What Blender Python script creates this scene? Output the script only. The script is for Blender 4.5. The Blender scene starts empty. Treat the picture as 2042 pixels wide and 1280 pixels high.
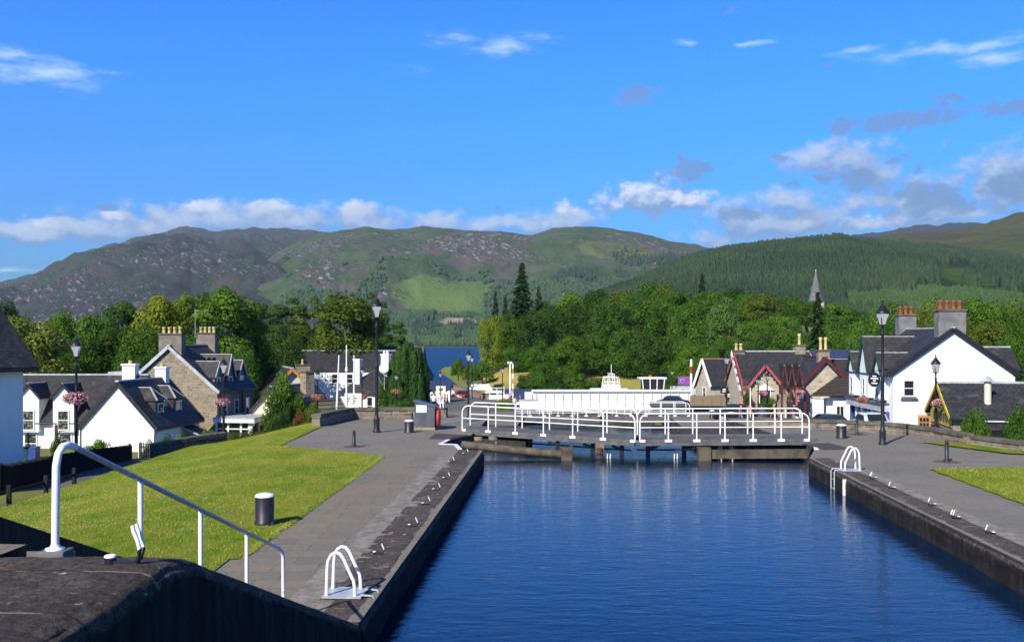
import bpy, math, random
import numpy as np
from mathutils import Vector, Matrix
R = math.radians
C = bpy.context.scene.collection
random.seed(7)
# ---------------------------------------------------------------- camera model
F, CX, HY, CH = 2000.0, 1021.0, 677.0, 4.3          # focal length in photo pixels, principal column, horizon row, eye height
def W(px, py, Y): return Vector(((px-CX)/F*Y, Y, CH-(py-HY)/F*Y))
def G(px, py, z=0.0):
    Y = F*(CH-z)/(py-HY); return W(px, py, Y)
def XL(y): return -2.24+.05*(y-16)                   # left and right coping edges of the lock
def XR(y): return 9.82+.055*(y-19.2)
# ---------------------------------------------------------------- node helpers
def nd(t, typ, ins=None, **kw):
    n = t.nodes.new(typ)
    for k, v in kw.items(): setattr(n, k, v)
    if ins:
        for k, v in ins.items():
            if hasattr(v, 'is_output'): t.links.new(v, n.inputs[k])
            else: n.inputs[k].default_value = v
    return n
def c4(c): return (c[0], c[1], c[2], 1)
def mat0(name, rough=.8, spec=.3, metal=0):
    m = bpy.data.materials.new(name); m.use_nodes = True; t = m.node_tree; t.nodes.clear()
    o = nd(t, 'ShaderNodeOutputMaterial'); b = nd(t, 'ShaderNodeBsdfPrincipled', {'Roughness': rough, 'Metallic': metal, 'Specular IOR Level': spec})
    t.links.new(b.outputs[0], o.inputs[0]); return m, t, b
def mix(t, f, a, b, blend='MIX'):
    n = nd(t, 'ShaderNodeMix', data_type='RGBA', blend_type=blend)
    for i, v in ((0, f), (6, a), (7, b)):
        if hasattr(v, 'is_output'): t.links.new(v, n.inputs[i])
        elif i == 0: n.inputs[0].default_value = v
        else: n.inputs[i].default_value = c4(v)
    return n.outputs[2]
def math_(t, op, a, b=0.0, c=None, clamp=False):
    n = nd(t, 'ShaderNodeMath', operation=op, use_clamp=clamp)
    for i, v in enumerate((a, b, c)):
        if v is None: continue
        if hasattr(v, 'is_output'): t.links.new(v, n.inputs[i])
        else: n.inputs[i].default_value = v
    return n.outputs[0]
def ramp(t, f, lo, hi): # smooth 0..1
    n = nd(t, 'ShaderNodeMapRange', {'Value': f, 'From Min': lo, 'From Max': hi}, interpolation_type='SMOOTHSTEP'); return n.outputs[0]
def noise(t, vec, scale, detail=4, rough=.55, dist=0.0):
    return nd(t, 'ShaderNodeTexNoise', {'Vector': vec, 'Scale': scale, 'Detail': detail, 'Roughness': rough, 'Distortion': dist}).outputs[0]
def coord(t, which='Object'): return nd(t, 'ShaderNodeTexCoord').outputs[which]
def posn(t): return nd(t, 'ShaderNodeNewGeometry').outputs['Position']
def bump(t, b, h, strength=.4, dist=.02):
    n = nd(t, 'ShaderNodeBump', {'Height': h, 'Strength': strength, 'Distance': dist}); t.links.new(n.outputs[0], b.inputs['Normal'])
def scalev(t, v, s): return nd(t, 'ShaderNodeVectorMath', {0: v, 1: s}, operation='MULTIPLY').outputs[0]
def two(name, c1, c2, scale=2., rough=.8, bs=0., bscale=20., spec=.3, lo=.35, hi=.65, metal=0, c3=None, s3=10., l3=.6, h3=.7):
    m, t, b = mat0(name, rough, spec, metal); p = posn(t)
    c = mix(t, ramp(t, noise(t, p, scale, 6), lo, hi), c1, c2)
    if c3: c = mix(t, ramp(t, noise(t, p, s3, 5, .65), l3, h3), c, c3)
    t.links.new(c, b.inputs['Base Color'])
    if bs: bump(t, b, noise(t, p, bscale, 5), bs)
    return m
def courses(name, c1, c2, cm, bw, bh, mort=.012, rough=.8, bs=.5, wob=0.0, c3=None, s3=3., off=.5, l3=.55, h3=.72, spec=.3):
    m, t, b = mat0(name, rough, spec); u = coord(t, 'UV'); p = posn(t)
    if wob:
        nv = nd(t, 'ShaderNodeTexNoise', {'Vector': p, 'Scale': 2.2, 'Detail': 3})
        u = nd(t, 'ShaderNodeVectorMath', {0: nv.outputs['Color'], 1: (wob, wob, 0), 2: u}, operation='MULTIPLY_ADD').outputs[0]
    br = nd(t, 'ShaderNodeTexBrick', {'Vector': u, 'Color1': c4(c1), 'Color2': c4(c2), 'Mortar': c4(cm), 'Scale': 1., 'Mortar Size': mort, 'Mortar Smooth': .3, 'Brick Width': bw, 'Row Height': bh}, offset=off)
    c = br.outputs['Color']
    n1 = noise(t, p, s3*3, 6, .65)
    c = mix(t, .75, c, mix(t, n1, (.35, .35, .35), (1.55, 1.5, 1.45)), 'MULTIPLY')
    if c3: c = mix(t, ramp(t, noise(t, p, s3, 6, .62), l3, h3), c, c3)
    t.links.new(c, b.inputs['Base Color'])
    h = math_(t, 'SUBTRACT', math_(t, 'MULTIPLY', n1, .5), br.outputs['Fac'])
    if bs: bump(t, b, h, bs)
    return m
def plain(name, c, rough=.5, spec=.4, metal=0, var=.18):
    return two(name, tuple(x*(1-var) for x in c), tuple(min(1, x*(1+var)) for x in c), 3., rough, 0, spec=spec, metal=metal)
M = {}
M['white'] = two('white_render', (.79, .79, .77), (.84, .84, .82), .8, .85, .25, 35, c3=(.68, .67, .63), s3=1.3, l3=.62, h3=.8)
M['cream'] = two('cream_render', (.60, .55, .42), (.66, .61, .48), 1., .85, .2, 30)
M['pink'] = plain('pink_render', (.75, .28, .26), .8)
M['paleblue'] = two('pale_blue_render', (.70, .77, .82), (.76, .82, .86), 1., .8, .1, 30)
M['slate'] = courses('slate_roofing', (.024, .025, .030), (.046, .046, .052), (.012, .012, .014), .28, .19, .012, .6, .6, c3=(.075, .075, .07), s3=1.6)
M['tile'] = courses('mossy_roof_tiles', (.11, .10, .085), (.15, .14, .11), (.04, .04, .035), .3, .3, .02, .8, .5, c3=(.20, .19, .12), s3=.8)
M['greyslate'] = courses('grey_slate_cladding', (.13, .14, .15), (.19, .20, .21), (.06, .06, .06), .28, .2, .014, .6, .5)
M['seam'] = courses('standing_seam_roofing', (.17, .16, .12), (.12, .115, .085), (.03, .025, .02), 30., .42, .06, .6, .6)
M['darkseam'] = courses('ribbed_dark_roofing', (.045, .040, .038), (.055, .048, .045), (.015, .013, .012), 30., .42, .05, .6, .6)
M['navy'] = plain('navy_roof_sheet', (.03, .045, .10), .5)
M['rubble'] = courses('rubble_stone', (.30, .26, .18), (.20, .165, .11), (.36, .33, .27), .42, .24, .022, .9, .9, .16, c3=(.13, .10, .07), s3=1.2)
M['lightrubble'] = courses('pale_rubble_stone', (.50, .45, .34), (.33, .29, .21), (.52, .49, .42), .40, .20, .02, .9, .8, .14, c3=(.2, .17, .12), s3=2.2, l3=.6)
M['darkrubble'] = courses('dark_rubble_stone', (.17, .15, .125), (.085, .075, .065), (.05, .045, .04), .38, .22, .03, .95, 1., .2, c3=(.30, .29, .26), s3=2.5, l3=.6)
M['lowwall'] = courses('low_wall_stone', (.24, .20, .15), (.12, .10, .08), (.30, .27, .22), .55, .19, .02, .95, .9, .1, c3=(.075, .07, .06), s3=1.5)
M['capstone'] = two('weathered_capstone', (.075, .068, .05), (.14, .125, .09), 2., .95, .5, 12, c3=(.12, .14, .05), s3=1.3)
M['cement'] = two('cement_harling', (.20, .20, .20), (.13, .13, .135), 1.5, .9, .3, 25, c3=(.10, .10, .10), s3=2.)
M['lead'] = plain('lead_flashing', (.40, .42, .45), .5)
M['whitepaint'] = two('white_gloss_paint', (.80, .80, .78), (.84, .84, .83), 6., .35, .05, 40, spec=.5, c3=(.30, .27, .24), s3=9., l3=.66, h3=.675)
M['railpaint'] = two('white_rail_paint', (.80, .80, .79), (.85, .85, .84), 5., .38, .04, 30, spec=.5, c3=(.16, .13, .11), s3=19., l3=.645, h3=.66)
M['railtop'] = two('worn_rail_top', (.34, .36, .39), (.46, .47, .49), 9., .35, .05, 40, spec=.5, c3=(.70, .70, .70), s3=5., l3=.58, h3=.66)  # grey puts the rail's shaded side into its paint, with worn patches
M['black'] = two('black_painted_iron', (.010, .010, .012), (.020, .020, .022), 4., .45, .1, 30, spec=.45)
M['rustyiron'] = two('rusty_iron', (.035, .025, .02), (.10, .05, .028), 8., .75, .4, 40)
M['grey'] = plain('slate_grey_paint', (.075, .085, .10), .5)
M['galv'] = two('galvanised_plate', (.30, .34, .38), (.42, .46, .5), 5., .45, .1, 30, spec=.5)
M['red'] = plain('red_gloss_paint', (.38, .035, .035), .5)
M['brightred'] = plain('bright_red_paint', (.62, .06, .05), .45)
M['redwood'] = plain('red_stained_timber', (.085, .016, .018), .6)
M['pinkpaint'] = plain('pink_red_paint', (.40, .085, .09), .5)
M['greenpaint'] = plain('dark_green_paint', (.012, .06, .035), .5)
M['bluepaint'] = plain('royal_blue_paint', (.03, .07, .26), .5)
M['orange'] = two('varnished_timber', (.42, .19, .07), (.50, .25, .10), 3., .55)
M['gold'] = plain('mustard_paint', (.52, .40, .035), .6)
M['purple'] = plain('plum_paint', (.13, .035, .06), .6)
M['violet'] = plain('violet_banner', (.22, .07, .33), .7)
M['blackwood'] = courses('dark_stained_boards', (.012, .011, .012), (.022, .019, .018), (.003, .003, .003), .13, 40., .012, .8, .5, off=0.)  # board stain; also paints the shade on the ramped parapet
M['picket'] = two('weathered_pickets', (.05, .05, .052), (.09, .09, .09), 6., .85)
M['timber'] = two('bare_timber', (.16, .12, .08), (.26, .20, .13), 5., .85, .3, 20)
M['tanfence'] = courses('tan_fence_boards', (.30, .24, .16), (.24, .19, .13), (.08, .06, .04), .14, 40., .015, .8, .4, off=0.)
M['wetwood'] = two('wet_gate_timber', (.055, .045, .032), (.12, .10, .07), 2.5, .75, .5, 14, c3=(.20, .12, .06), s3=5., l3=.62, h3=.75)
M['deck'] = two('walkway_decking', (.085, .085, .088), (.13, .13, .132), 3., .9, .3, 25, c3=(.17, .17, .17), s3=9.)
M['brownplate'] = two('brown_cover_plate', (.060, .040, .036), (.085, .058, .05), 3., .7, .2, 30)
M['pot'] = two('buff_chimney_pot', (.50, .38, .17), (.60, .48, .24), 4., .8)
M['redpot'] = two('terracotta_pot', (.24, .06, .03), (.32, .09, .045), 4., .8)
M['skin'] = plain('skin', (.55, .34, .25), .6)
M['hair'] = plain('dark_hair', (.03, .02, .015), .6)
M['tyre'] = plain('tyre_rubber', (.02, .02, .02), .8)
M['tarp'] = plain('blue_boat_cover', (.02, .04, .12), .6)
M['asphalt'] = two('asphalt', (.085, .085, .083), (.13, .128, .122), .5, .95, .4, 60, c3=(.18, .175, .165), s3=25., l3=.6)
M['sett'] = two('pale_granite_setts', (.15, .14, .12), (.26, .24, .21), 3., .9, .6, 30, c3=(.13, .11, .10), s3=14., l3=.56, h3=.62)
M['shadedgrass'] = two('rough_grass', (.10, .13, .025), (.16, .17, .035), .35, .95, .5, 30, c3=(.05, .09, .015), s3=1.2)  # rough grass colours of the open ground
M['drygrass'] = two('dry_grass_bank', (.34, .28, .075), (.26, .24, .06), .12, .95, .5, 20, c3=(.13, .18, .04), s3=.25)
def paving(name, cs, bw, bh, rough=.85):
    m, t, b = mat0(name, rough, .3); p = posn(t); u = coord(t, 'UV')
    br = nd(t, 'ShaderNodeTexBrick', {'Vector': u, 'Color1': c4(cs[0]), 'Color2': c4(cs[1]), 'Mortar': c4(cs[2]), 'Scale': 1., 'Mortar Size': .007, 'Mortar Smooth': .2, 'Bias': -.1, 'Brick Width': bw, 'Row Height': bh}, offset=.37, squash=.8, squash_frequency=3)
    c = mix(t, ramp(t, noise(t, p, .35, 4), .35, .65), br.outputs['Color'], mix(t, .5, br.outputs['Color'], cs[3]))
    c = mix(t, .8, c, mix(t, noise(t, p, 7., 6, .7), (.45, .45, .45), (1.5, 1.5, 1.5)), 'MULTIPLY')
    c = mix(t, ramp(t, noise(t, p, 1.1, 6, .7), .66, .8), c, (.055, .05, .045))
    t.links.new(c, b.inputs['Base Color'])
    bump(t, b, math_(t, 'SUBTRACT', math_(t, 'MULTIPLY', noise(t, p, 30, 4), .4), br.outputs['Fac']), .5, .012)
    return m
M['paving'] = paving('riven_paving_slabs', [(.186, .168, .128), (.130, .132, .120), (.042, .038, .032), (.21, .168, .114)], 1.05, .62)
M['quay'] = paving('quay_paving', [(.178, .168, .138), (.148, .142, .120), (.055, .052, .042), (.21, .19, .148)], .9, .5)
def coping(name, c1, c2, patch, joint=1.7):
    m, t, b = mat0(name, .9, .25); p = posn(t); u = coord(t, 'UV')
    n1 = noise(t, p, 1.3, 7, .68)
    c = mix(t, ramp(t, n1, .3, .7), c1, c2)
    c = mix(t, math_(t, 'MULTIPLY', ramp(t, noise(t, p, .8, 7, .7, .6), .56, .66), .8), c, patch)
    c = mix(t, ramp(t, noise(t, p, 4.5, 6, .7), .63, .70), c, (.36, .35, .33))
    c = mix(t, math_(t, 'MULTIPLY', ramp(t, noise(t, p, 2.1, 5, .6), .60, .70), .6), c, (.15, .075, .04))
    c = mix(t, .9, c, mix(t, ramp(t, noise(t, p, 9., 9, .78), .36, .64), (.5, .5, .5), (1.5, 1.46, 1.4)), 'MULTIPLY')
    c = mix(t, .9, c, mix(t, ramp(t, noise(t, p, 34., 7, .8), .36, .66), (.38, .37, .36), (1.7, 1.66, 1.6)), 'MULTIPLY')
    su = nd(t, 'ShaderNodeSeparateXYZ', {0: u}); jx = math_(t, 'ADD', math_(t, 'DIVIDE', su.outputs[0], joint), math_(t, 'MULTIPLY', noise(t, p, 2.5, 4), .035))
    jd = math_(t, 'ABSOLUTE', math_(t, 'SUBTRACT', math_(t, 'FRACT', jx), .5)); jl = math_(t, 'SUBTRACT', 1., ramp(t, jd, .006, .02))
    c = mix(t, math_(t, 'MULTIPLY', jl, .85), c, mix(t, ramp(t, noise(t, p, 3., 4), .42, .6), (.03, .026, .02), (.30, .28, .19)))
    t.links.new(c, b.inputs['Base Color'])
    wa = nd(t, 'ShaderNodeAttribute', attribute_name='wet').outputs['Fac']  # wall face below the nose: damp stain with its shade painted in
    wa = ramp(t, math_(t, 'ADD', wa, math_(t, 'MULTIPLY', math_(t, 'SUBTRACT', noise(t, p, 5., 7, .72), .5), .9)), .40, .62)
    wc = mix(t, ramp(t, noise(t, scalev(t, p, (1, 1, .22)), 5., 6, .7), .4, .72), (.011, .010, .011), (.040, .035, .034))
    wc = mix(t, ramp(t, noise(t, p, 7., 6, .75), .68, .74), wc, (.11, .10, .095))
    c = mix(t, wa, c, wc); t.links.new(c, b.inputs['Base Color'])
    h = math_(t, 'SUBTRACT', math_(t, 'ADD', math_(t, 'MULTIPLY', noise(t, p, 4., 6, .7), 2.2), math_(t, 'MULTIPLY', noise(t, p, 26., 8, .78), 2.0)), math_(t, 'MULTIPLY', jl, .8))
    bump(t, b, h, .9, .02); return m
M['coping'] = coping('weathered_coping_stone', (.065, .055, .050), (.108, .092, .083), (.24, .215, .19), 1.4)
M['lockwall'] = coping('damp_lock_wall_stone', (.035, .032, .030), (.070, .062, .055), (.12, .10, .085))
M['wetwall'] = coping('black_wet_lock_wall', (.014, .012, .013), (.030, .026, .026), (.045, .04, .036))  # near-black damp stone with the wall face's shade in its colour
M['upperstone'] = coping('dark_upper_lock_stone', (.055, .048, .043), (.105, .09, .079), (.19, .175, .155), 1.15)
def glassm(name, c, rough=.04):
    m, t, b = mat0(name, rough, .6); b.inputs['Base Color'].default_value = c4(c); return m
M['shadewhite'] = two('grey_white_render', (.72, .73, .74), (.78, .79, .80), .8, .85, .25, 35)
M['glass'] = glassm('dark_window_glass', (.018, .022, .026)); M['curtain'] = two('curtained_window_glass', (.02, .03, .03), (.20, .20, .18), 6., .1, spec=.6, lo=.5, hi=.6)
M['lampglass'] = glassm('frosted_lamp_glass', (.45, .47, .48), .25)
def grassm():
    m, t, b = mat0('mown_lawn', .95, .04); p = posn(t)
    c = mix(t, ramp(t, noise(t, p, .22, 5, .6), .36, .64), (.110, .205, .010), (.238, .268, .026))
    st = nd(t, 'ShaderNodeTexNoise', {'Vector': scalev(t, p, (.9, .35, 1)), 'Scale': 1.6, 'Detail': 6, 'Roughness': .7}).outputs[0]
    c = mix(t, math_(t, 'MULTIPLY', ramp(t, st, .42, .62), .6), c, (.29, .29, .05))
    c = mix(t, math_(t, 'MULTIPLY', ramp(t, noise(t, p, .55, 7, .7), .52, .66), .55), c, (.27, .225, .05))
    c = mix(t, math_(t, 'MULTIPLY', ramp(t, noise(t, p, .9, 6, .7), .55, .68), .6), c, (.085, .17, .010))
    c = mix(t, .9, c, mix(t, noise(t, p, 13., 4, .8), (.35, .4, .3), (1.6, 1.55, 1.7)), 'MULTIPLY')
    t.links.new(c, b.inputs['Base Color']); bump(t, b, noise(t, p, 28., 4, .8), .9, .05); return m
M['lawn'] = grassm()
def leafm(name, tr=.3):
    m = bpy.data.materials.new(name); m.use_nodes = True; t = m.node_tree; t.nodes.clear()
    o = nd(t, 'ShaderNodeOutputMaterial'); oi = nd(t, 'ShaderNodeObjectInfo'); p = coord(t)
    c = mix(t, .9, oi.outputs['Color'], mix(t, ramp(t, noise(t, p, .55, 3), .3, .7), (.62, .70, .6), (1.35, 1.25, 1.2)), 'MULTIPLY')
    c = mix(t, .9, c, mix(t, noise(t, p, 4., 2), (.5, .55, .5), (1.5, 1.45, 1.4)), 'MULTIPLY')
    d = nd(t, 'ShaderNodeBsdfPrincipled', {'Base Color': c, 'Roughness': .6, 'Specular IOR Level': .12})
    tl = nd(t, 'ShaderNodeBsdfTranslucent', {'Color': mix(t, 1., c, (1.25, 1.3, .5), 'MULTIPLY')})
    x = nd(t, 'ShaderNodeMixShader', {0: tr, 1: d.outputs[0], 2: tl.outputs[0]}); t.links.new(x.outputs[0], o.inputs[0]); return m
M['leaf'] = leafm('leaves'); M['needle'] = leafm('needles', .12)
M['bark'] = two('bark', (.06, .05, .04), (.12, .10, .08), 3., .95, .6, 12)
M['flower'] = two('mixed_flowers', (.55, .05, .12), (.62, .45, .5), 9., .7, lo=.45, hi=.55, c3=(.20, .03, .35), s3=7., l3=.58, h3=.62)
M['rustflower'] = two('orange_flowers', (.38, .10, .05), (.50, .22, .14), 9., .7, lo=.45, hi=.55)
def waterm(name, deep, rough, s1, s2, bstr, stretch=(1, 1, 1)):
    m, t, b = mat0(name, rough, .36); p = scalev(t, posn(t), stretch)
    b.inputs['IOR'].default_value = 1.33; b.inputs['Base Color'].default_value = c4(deep)
    h = math_(t, 'ADD', noise(t, p, s1, 4, .6, .3), math_(t, 'MULTIPLY', noise(t, p, s2, 3, .6), .35))
    bump(t, b, h, bstr, .05); return m
M['water'] = waterm('canal_water', (.0005, .013, .040), .03, 1.7, 5.5, .36, (.65, 1.45, 1))
M['loch'] = waterm('loch_water', (.001, .042, .115), .5, .12, .5, .6, (.4, 1, 1))
# ---------------------------------------------------------------- mesh builder
class MB:
    def __init__(s): s.v = []; s.f = []; s.mi = []; s.sm = []; s.m = 0; s.T = None
    def add(s, vs, fs, smooth=False):
        o = len(s.v)
        s.v += [tuple(s.T @ Vector(v)) if s.T else tuple(v) for v in vs]
        for f in fs: s.f.append([i+o for i in f]); s.mi.append(s.m); s.sm.append(smooth)
        return s
    def face(s, *p): return s.add(p, [list(range(len(p)))])
    def obox(s, c, u, v, n, a, b, d):   # centre, axes, full sizes
        c, u, v, n = Vector(c), Vector(u)*a/2, Vector(v)*b/2, Vector(n)*d/2
        vs = [c+i*u+j*v+k*n for k in (-1, 1) for j in (-1, 1) for i in (-1, 1)]
        return s.add(vs, [(0, 2, 3, 1), (4, 5, 7, 6), (0, 1, 5, 4), (2, 6, 7, 3), (0, 4, 6, 2), (1, 3, 7, 5)])
    def box(s, x0, x1, y0, y1, z0, z1): return s.obox(((x0+x1)/2, (y0+y1)/2, (z0+z1)/2), (1, 0, 0), (0, 1, 0), (0, 0, 1), x1-x0, y1-y0, z1-z0)
    def ext(s, poly, d):                # polygon swept along d
        poly = [Vector(p) for p in poly]; d = Vector(d); n = len(poly)
        nor = sum(((poly[i]-poly[0]).cross(poly[(i+1) % n]-poly[0]) for i in range(n)), Vector())
        if nor.dot(d) > 0: poly = poly[::-1]
        return s.add(poly+[p+d for p in poly], [list(range(n)), list(range(2*n-1, n-1, -1))]+[[i, i+n, (i+1) % n+n, (i+1) % n] for i in range(n)])
    def bar(s, a, b, w, h, up=(0, 0, 1)):
        a, b = Vector(a), Vector(b); d = (b-a); L = d.length; d.normalize(); u = Vector(up)
        if abs(d.dot(u)) > .97: u = Vector((0, 1, 0))
        r = d.cross(u).normalized(); u = r.cross(d)
        return s.obox((a+b)/2, d, r, u, L, w, h)
    def tube(s, pts, r, n=8, rs=None, cap=True):
        pts = [Vector(p) for p in pts]; k = len(pts); vs = []; fs = []
        t0 = (pts[1]-pts[0]).normalized(); a = t0.orthogonal().normalized()
        for i in range(k):
            t = (pts[min(i+1, k-1)]-pts[max(i-1, 0)]).normalized()
            a = (a-t*a.dot(t)).normalized(); b = t.cross(a); rr = rs[i] if rs else r
            vs += [pts[i]+(a*math.cos(2*math.pi*j/n)+b*math.sin(2*math.pi*j/n))*rr for j in range(n)]
        for i in range(k-1):
            for j in range(n): fs.append((i*n+j, i*n+(j+1) % n, (i+1)*n+(j+1) % n, (i+1)*n+j))
        s.add(vs, fs, True)
        if cap: s.add(vs[:n], [list(range(n))[::-1]]); s.add(vs[-n:], [list(range(n))])
        return s
    def lathe(s, prof, n=12, c=(0, 0, 0), smooth=True, ph=0.):
        k = len(prof); vs = [(c[0]+r*math.cos(2*math.pi*(j+ph)/n), c[1]+r*math.sin(2*math.pi*(j+ph)/n), c[2]+z) for r, z in prof for j in range(n)]
        fs = [(i*n+j, i*n+(j+1) % n, (i+1)*n+(j+1) % n, (i+1)*n+j) for i in range(k-1) for j in range(n)]
        s.add(vs, fs, smooth)
        s.add(vs[:n], [list(range(n))[::-1]]); s.add(vs[-n:], [list(range(n))]); return s
    def sphere(s, c, r, n=10, k=6):
        r = r if hasattr(r, '__len__') else (r, r, r); vs = []
        for i in range(k+1):
            a = math.pi*i/k-math.pi/2
            vs += [(c[0]+r[0]*max(.01, math.cos(a))*math.cos(2*math.pi*j/n), c[1]+r[1]*max(.01, math.cos(a))*math.sin(2*math.pi*j/n), c[2]+r[2]*math.sin(a)) for j in range(n)]
        return s.add(vs, [(i*n+j, i*n+(j+1) % n, (i+1)*n+(j+1) % n, (i+1)*n+j) for i in range(k) for j in range(n)], True)
    def build(s, name, mats, parent=None, bev=0):
        me = bpy.data.meshes.new(name); me.from_pydata(s.v, [], s.f)
        for m in (mats if isinstance(mats, (list, tuple)) else [mats]): me.materials.append(M[m] if isinstance(m, str) else m)
        me.polygons.foreach_set('material_index', s.mi); me.polygons.foreach_set('use_smooth', s.sm)
        uv = me.uv_layers.new(name='UVMap'); d = np.zeros((len(me.loops), 2), np.float32); V = [Vector(v) for v in s.v]
        for p in me.polygons:
            n = p.normal; u = Vector((-n.y, n.x, 0)) if abs(n.z) < .98 else Vector((1, 0, 0)); u.normalize(); w = n.cross(u)
            if n.z <= -.98: w = Vector((0, 1, 0))
            for li in p.loop_indices:
                q = V[me.loops[li].vertex_index]; d[li] = (q.dot(u), q.dot(w))
        uv.data.foreach_set('uv', d.ravel())
        o = bpy.data.objects.new(name, me); C.objects.link(o); o.parent = parent
        if bev:
            b = o.modifiers.new('bevel', 'BEVEL'); b.width = bev; b.segments = 2; b.limit_method = 'ANGLE'
        return o
def npmesh(name, V, Fc, mat, smooth=False):
    me = bpy.data.meshes.new(name); V = np.asarray(V, np.float32); Fc = np.asarray(Fc, np.int32); k = Fc.shape[1]
    me.vertices.add(len(V)); me.vertices.foreach_set('co', V.ravel())
    me.loops.add(Fc.size); me.loops.foreach_set('vertex_index', Fc.ravel())
    me.polygons.add(len(Fc)); me.polygons.foreach_set('loop_start', np.arange(0, Fc.size, k, dtype=np.int32))
    try: me.polygons.foreach_set('loop_total', np.full(len(Fc), k, np.int32))
    except Exception: pass
    me.polygons.foreach_set('use_smooth', np.full(len(Fc), smooth))
    me.materials.append(M[mat] if isinstance(mat, str) else mat); me.update(calc_edges=True); me.validate(); return me
def link(name, me, parent=None):
    o = bpy.data.objects.new(name, me); C.objects.link(o); o.parent = parent; return o
def tag(o, label, cat, group=None):
    o['label'] = label; o['category'] = cat
    if group: o['group'] = group
    return o
def thing(name, label, cat, loc=(0, 0, 0), rz=0., group=None):
    o = bpy.data.objects.new(name, None); C.objects.link(o); o.location = loc; o.rotation_euler = (0, 0, rz); o.empty_display_size = .3
    return tag(o, label, cat, group)
def struct(o, kind='structure'): o['kind'] = kind; return o
def copy_tree(o, parent=None):
    c = o.copy(); C.objects.link(c); c.parent = parent
    for ch in o.children: copy_tree(ch, c)
    return c
def place(proto, used, loc, rz=0., label=None, group=None, sc=None):
    o = proto if not used.get(proto) else copy_tree(proto); used[proto] = 1
    o.location = loc; o.rotation_euler = (0, 0, rz)
    if label: o['label'] = label
    if group: o['group'] = group
    if sc: o.scale = sc
    return o
USED = {}
# ---------------------------------------------------------------- numpy noise
def _h(i, j, s):
    n = (i*374761393+j*668265263+s*1442695041) & 0x7fffffff
    n = ((n ^ (n >> 13))*1274126177) & 0x7fffffff
    return ((n ^ (n >> 16)) & 0xffff)/65535.
def vn(x, y, s=0):
    x = np.asarray(x, float); y = np.asarray(y, float); i = np.floor(x).astype(np.int64); j = np.floor(y).astype(np.int64)
    u = x-i; v = y-j; u = u*u*(3-2*u); v = v*v*(3-2*v)
    return (_h(i, j, s)*(1-u)+_h(i+1, j, s)*u)*(1-v)+(_h(i, j+1, s)*(1-u)+_h(i+1, j+1, s)*u)*v
def fbm(x, y, o=5, s=0, g=.5):
    r = 0; a = 1.; t = 0
    for k in range(o): r = r+a*vn(x*2**k, y*2**k, s+k*17); t += a; a *= g
    return r/t
def ridged(x, y, o=5, s=0, g=.55):
    r = 0; a = 1.; t = 0
    for k in range(o): r = r+a*(1-np.abs(2*vn(x*2**k, y*2**k, s+k*13)-1)); t += a; a *= g
    return r/t
def sstep(x, a, b):
    t = np.clip((np.asarray(x, float)-a)/(b-a), 0, 1); return t*t*(3-2*t)
def grid(nx, ny):
    i = np.arange(nx*ny).reshape(ny, nx)
    return np.stack([i[:-1, :-1], i[:-1, 1:], i[1:, 1:], i[1:, :-1]], -1).reshape(-1, 4)
# ================================================================ render, camera, sun, sky
sc = bpy.context.scene
cam = bpy.data.objects.new('camera', bpy.data.cameras.new('camera')); C.objects.link(cam)
cam.location = (0, 0, CH); cam.rotation_euler = (R(90), 0, 0)
cam.data.sensor_width = 36; cam.data.lens = 36*F/2042; cam.data.shift_y = (HY-640)/2042; cam.data.clip_end = 20000; cam.data.clip_start = .05
sc.camera = cam
sc.view_settings.view_transform = 'Standard'; sc.view_settings.look = 'None'; sc.view_settings.exposure = .46; sc.view_settings.gamma = 1
sc.cycles.max_bounces = 7; sc.cycles.transparent_max_bounces = 6; sc.cycles.volume_bounces = 1; sc.cycles.diffuse_bounces = 3; sc.cycles.glossy_bounces = 3
sc.cycles.sample_clamp_indirect = 6; sc.cycles.use_denoising = True
SUN_EL = R(36); to_sun = Vector((-.53, -.85, 0)).normalized()*math.cos(SUN_EL)+Vector((0, 0, math.sin(SUN_EL)))
sl = bpy.data.lights.new('sun', 'SUN'); sl.energy = 5.0; sl.angle = R(.5); sl.color = (1, .91, .76)
so = bpy.data.objects.new('sun', sl); C.objects.link(so); so.rotation_euler = (-to_sun).to_track_quat('-Z', 'Y').to_euler(); so.location = (-40, -60, 80)
w = bpy.data.worlds.new('World'); sc.world = w; w.use_nodes = True; t = w.node_tree; t.nodes.clear()
sky = nd(t, 'ShaderNodeTexSky', sky_type='NISHITA', sun_disc=False, sun_elevation=SUN_EL, sun_rotation=math.atan2(to_sun.x, to_sun.y), altitude=50, air_density=1.15, dust_density=.25, ozone_density=2.2)
d = coord(t, 'Generated'); sx = nd(t, 'ShaderNodeSeparateXYZ', {0: d})
skyc = nd(t, 'ShaderNodeHueSaturation', {'Color': sky.outputs[0], 'Saturation': 1.32, 'Value': 1.0, 'Hue': .5}).outputs[0]
skyc = mix(t, 1., skyc, (.80, 1.0, 1.12), 'MULTIPLY')
sel = math_(t, 'ARCSINE', sx.outputs[2])
grade = math_(t, 'MULTIPLY', math_(t, 'ADD', .50, math_(t, 'MULTIPLY', ramp(t, sel, .0, .30), .50)), math_(t, 'SUBTRACT', 1., math_(t, 'MULTIPLY', ramp(t, sel, .32, .85), .72)))
skyc = mix(t, 1., skyc, (.50, 1.20, 2.30), 'MULTIPLY')
skyc = nd(t, 'ShaderNodeVectorMath', {0: skyc, 3: grade}, operation='SCALE').outputs[0]
az = math_(t, 'ARCTAN2', sx.outputs[0], sx.outputs[1]); el = math_(t, 'ARCSINE', sx.outputs[2])
P = nd(t, 'ShaderNodeCombineXYZ', {0: az, 1: el}).outputs[0]
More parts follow.
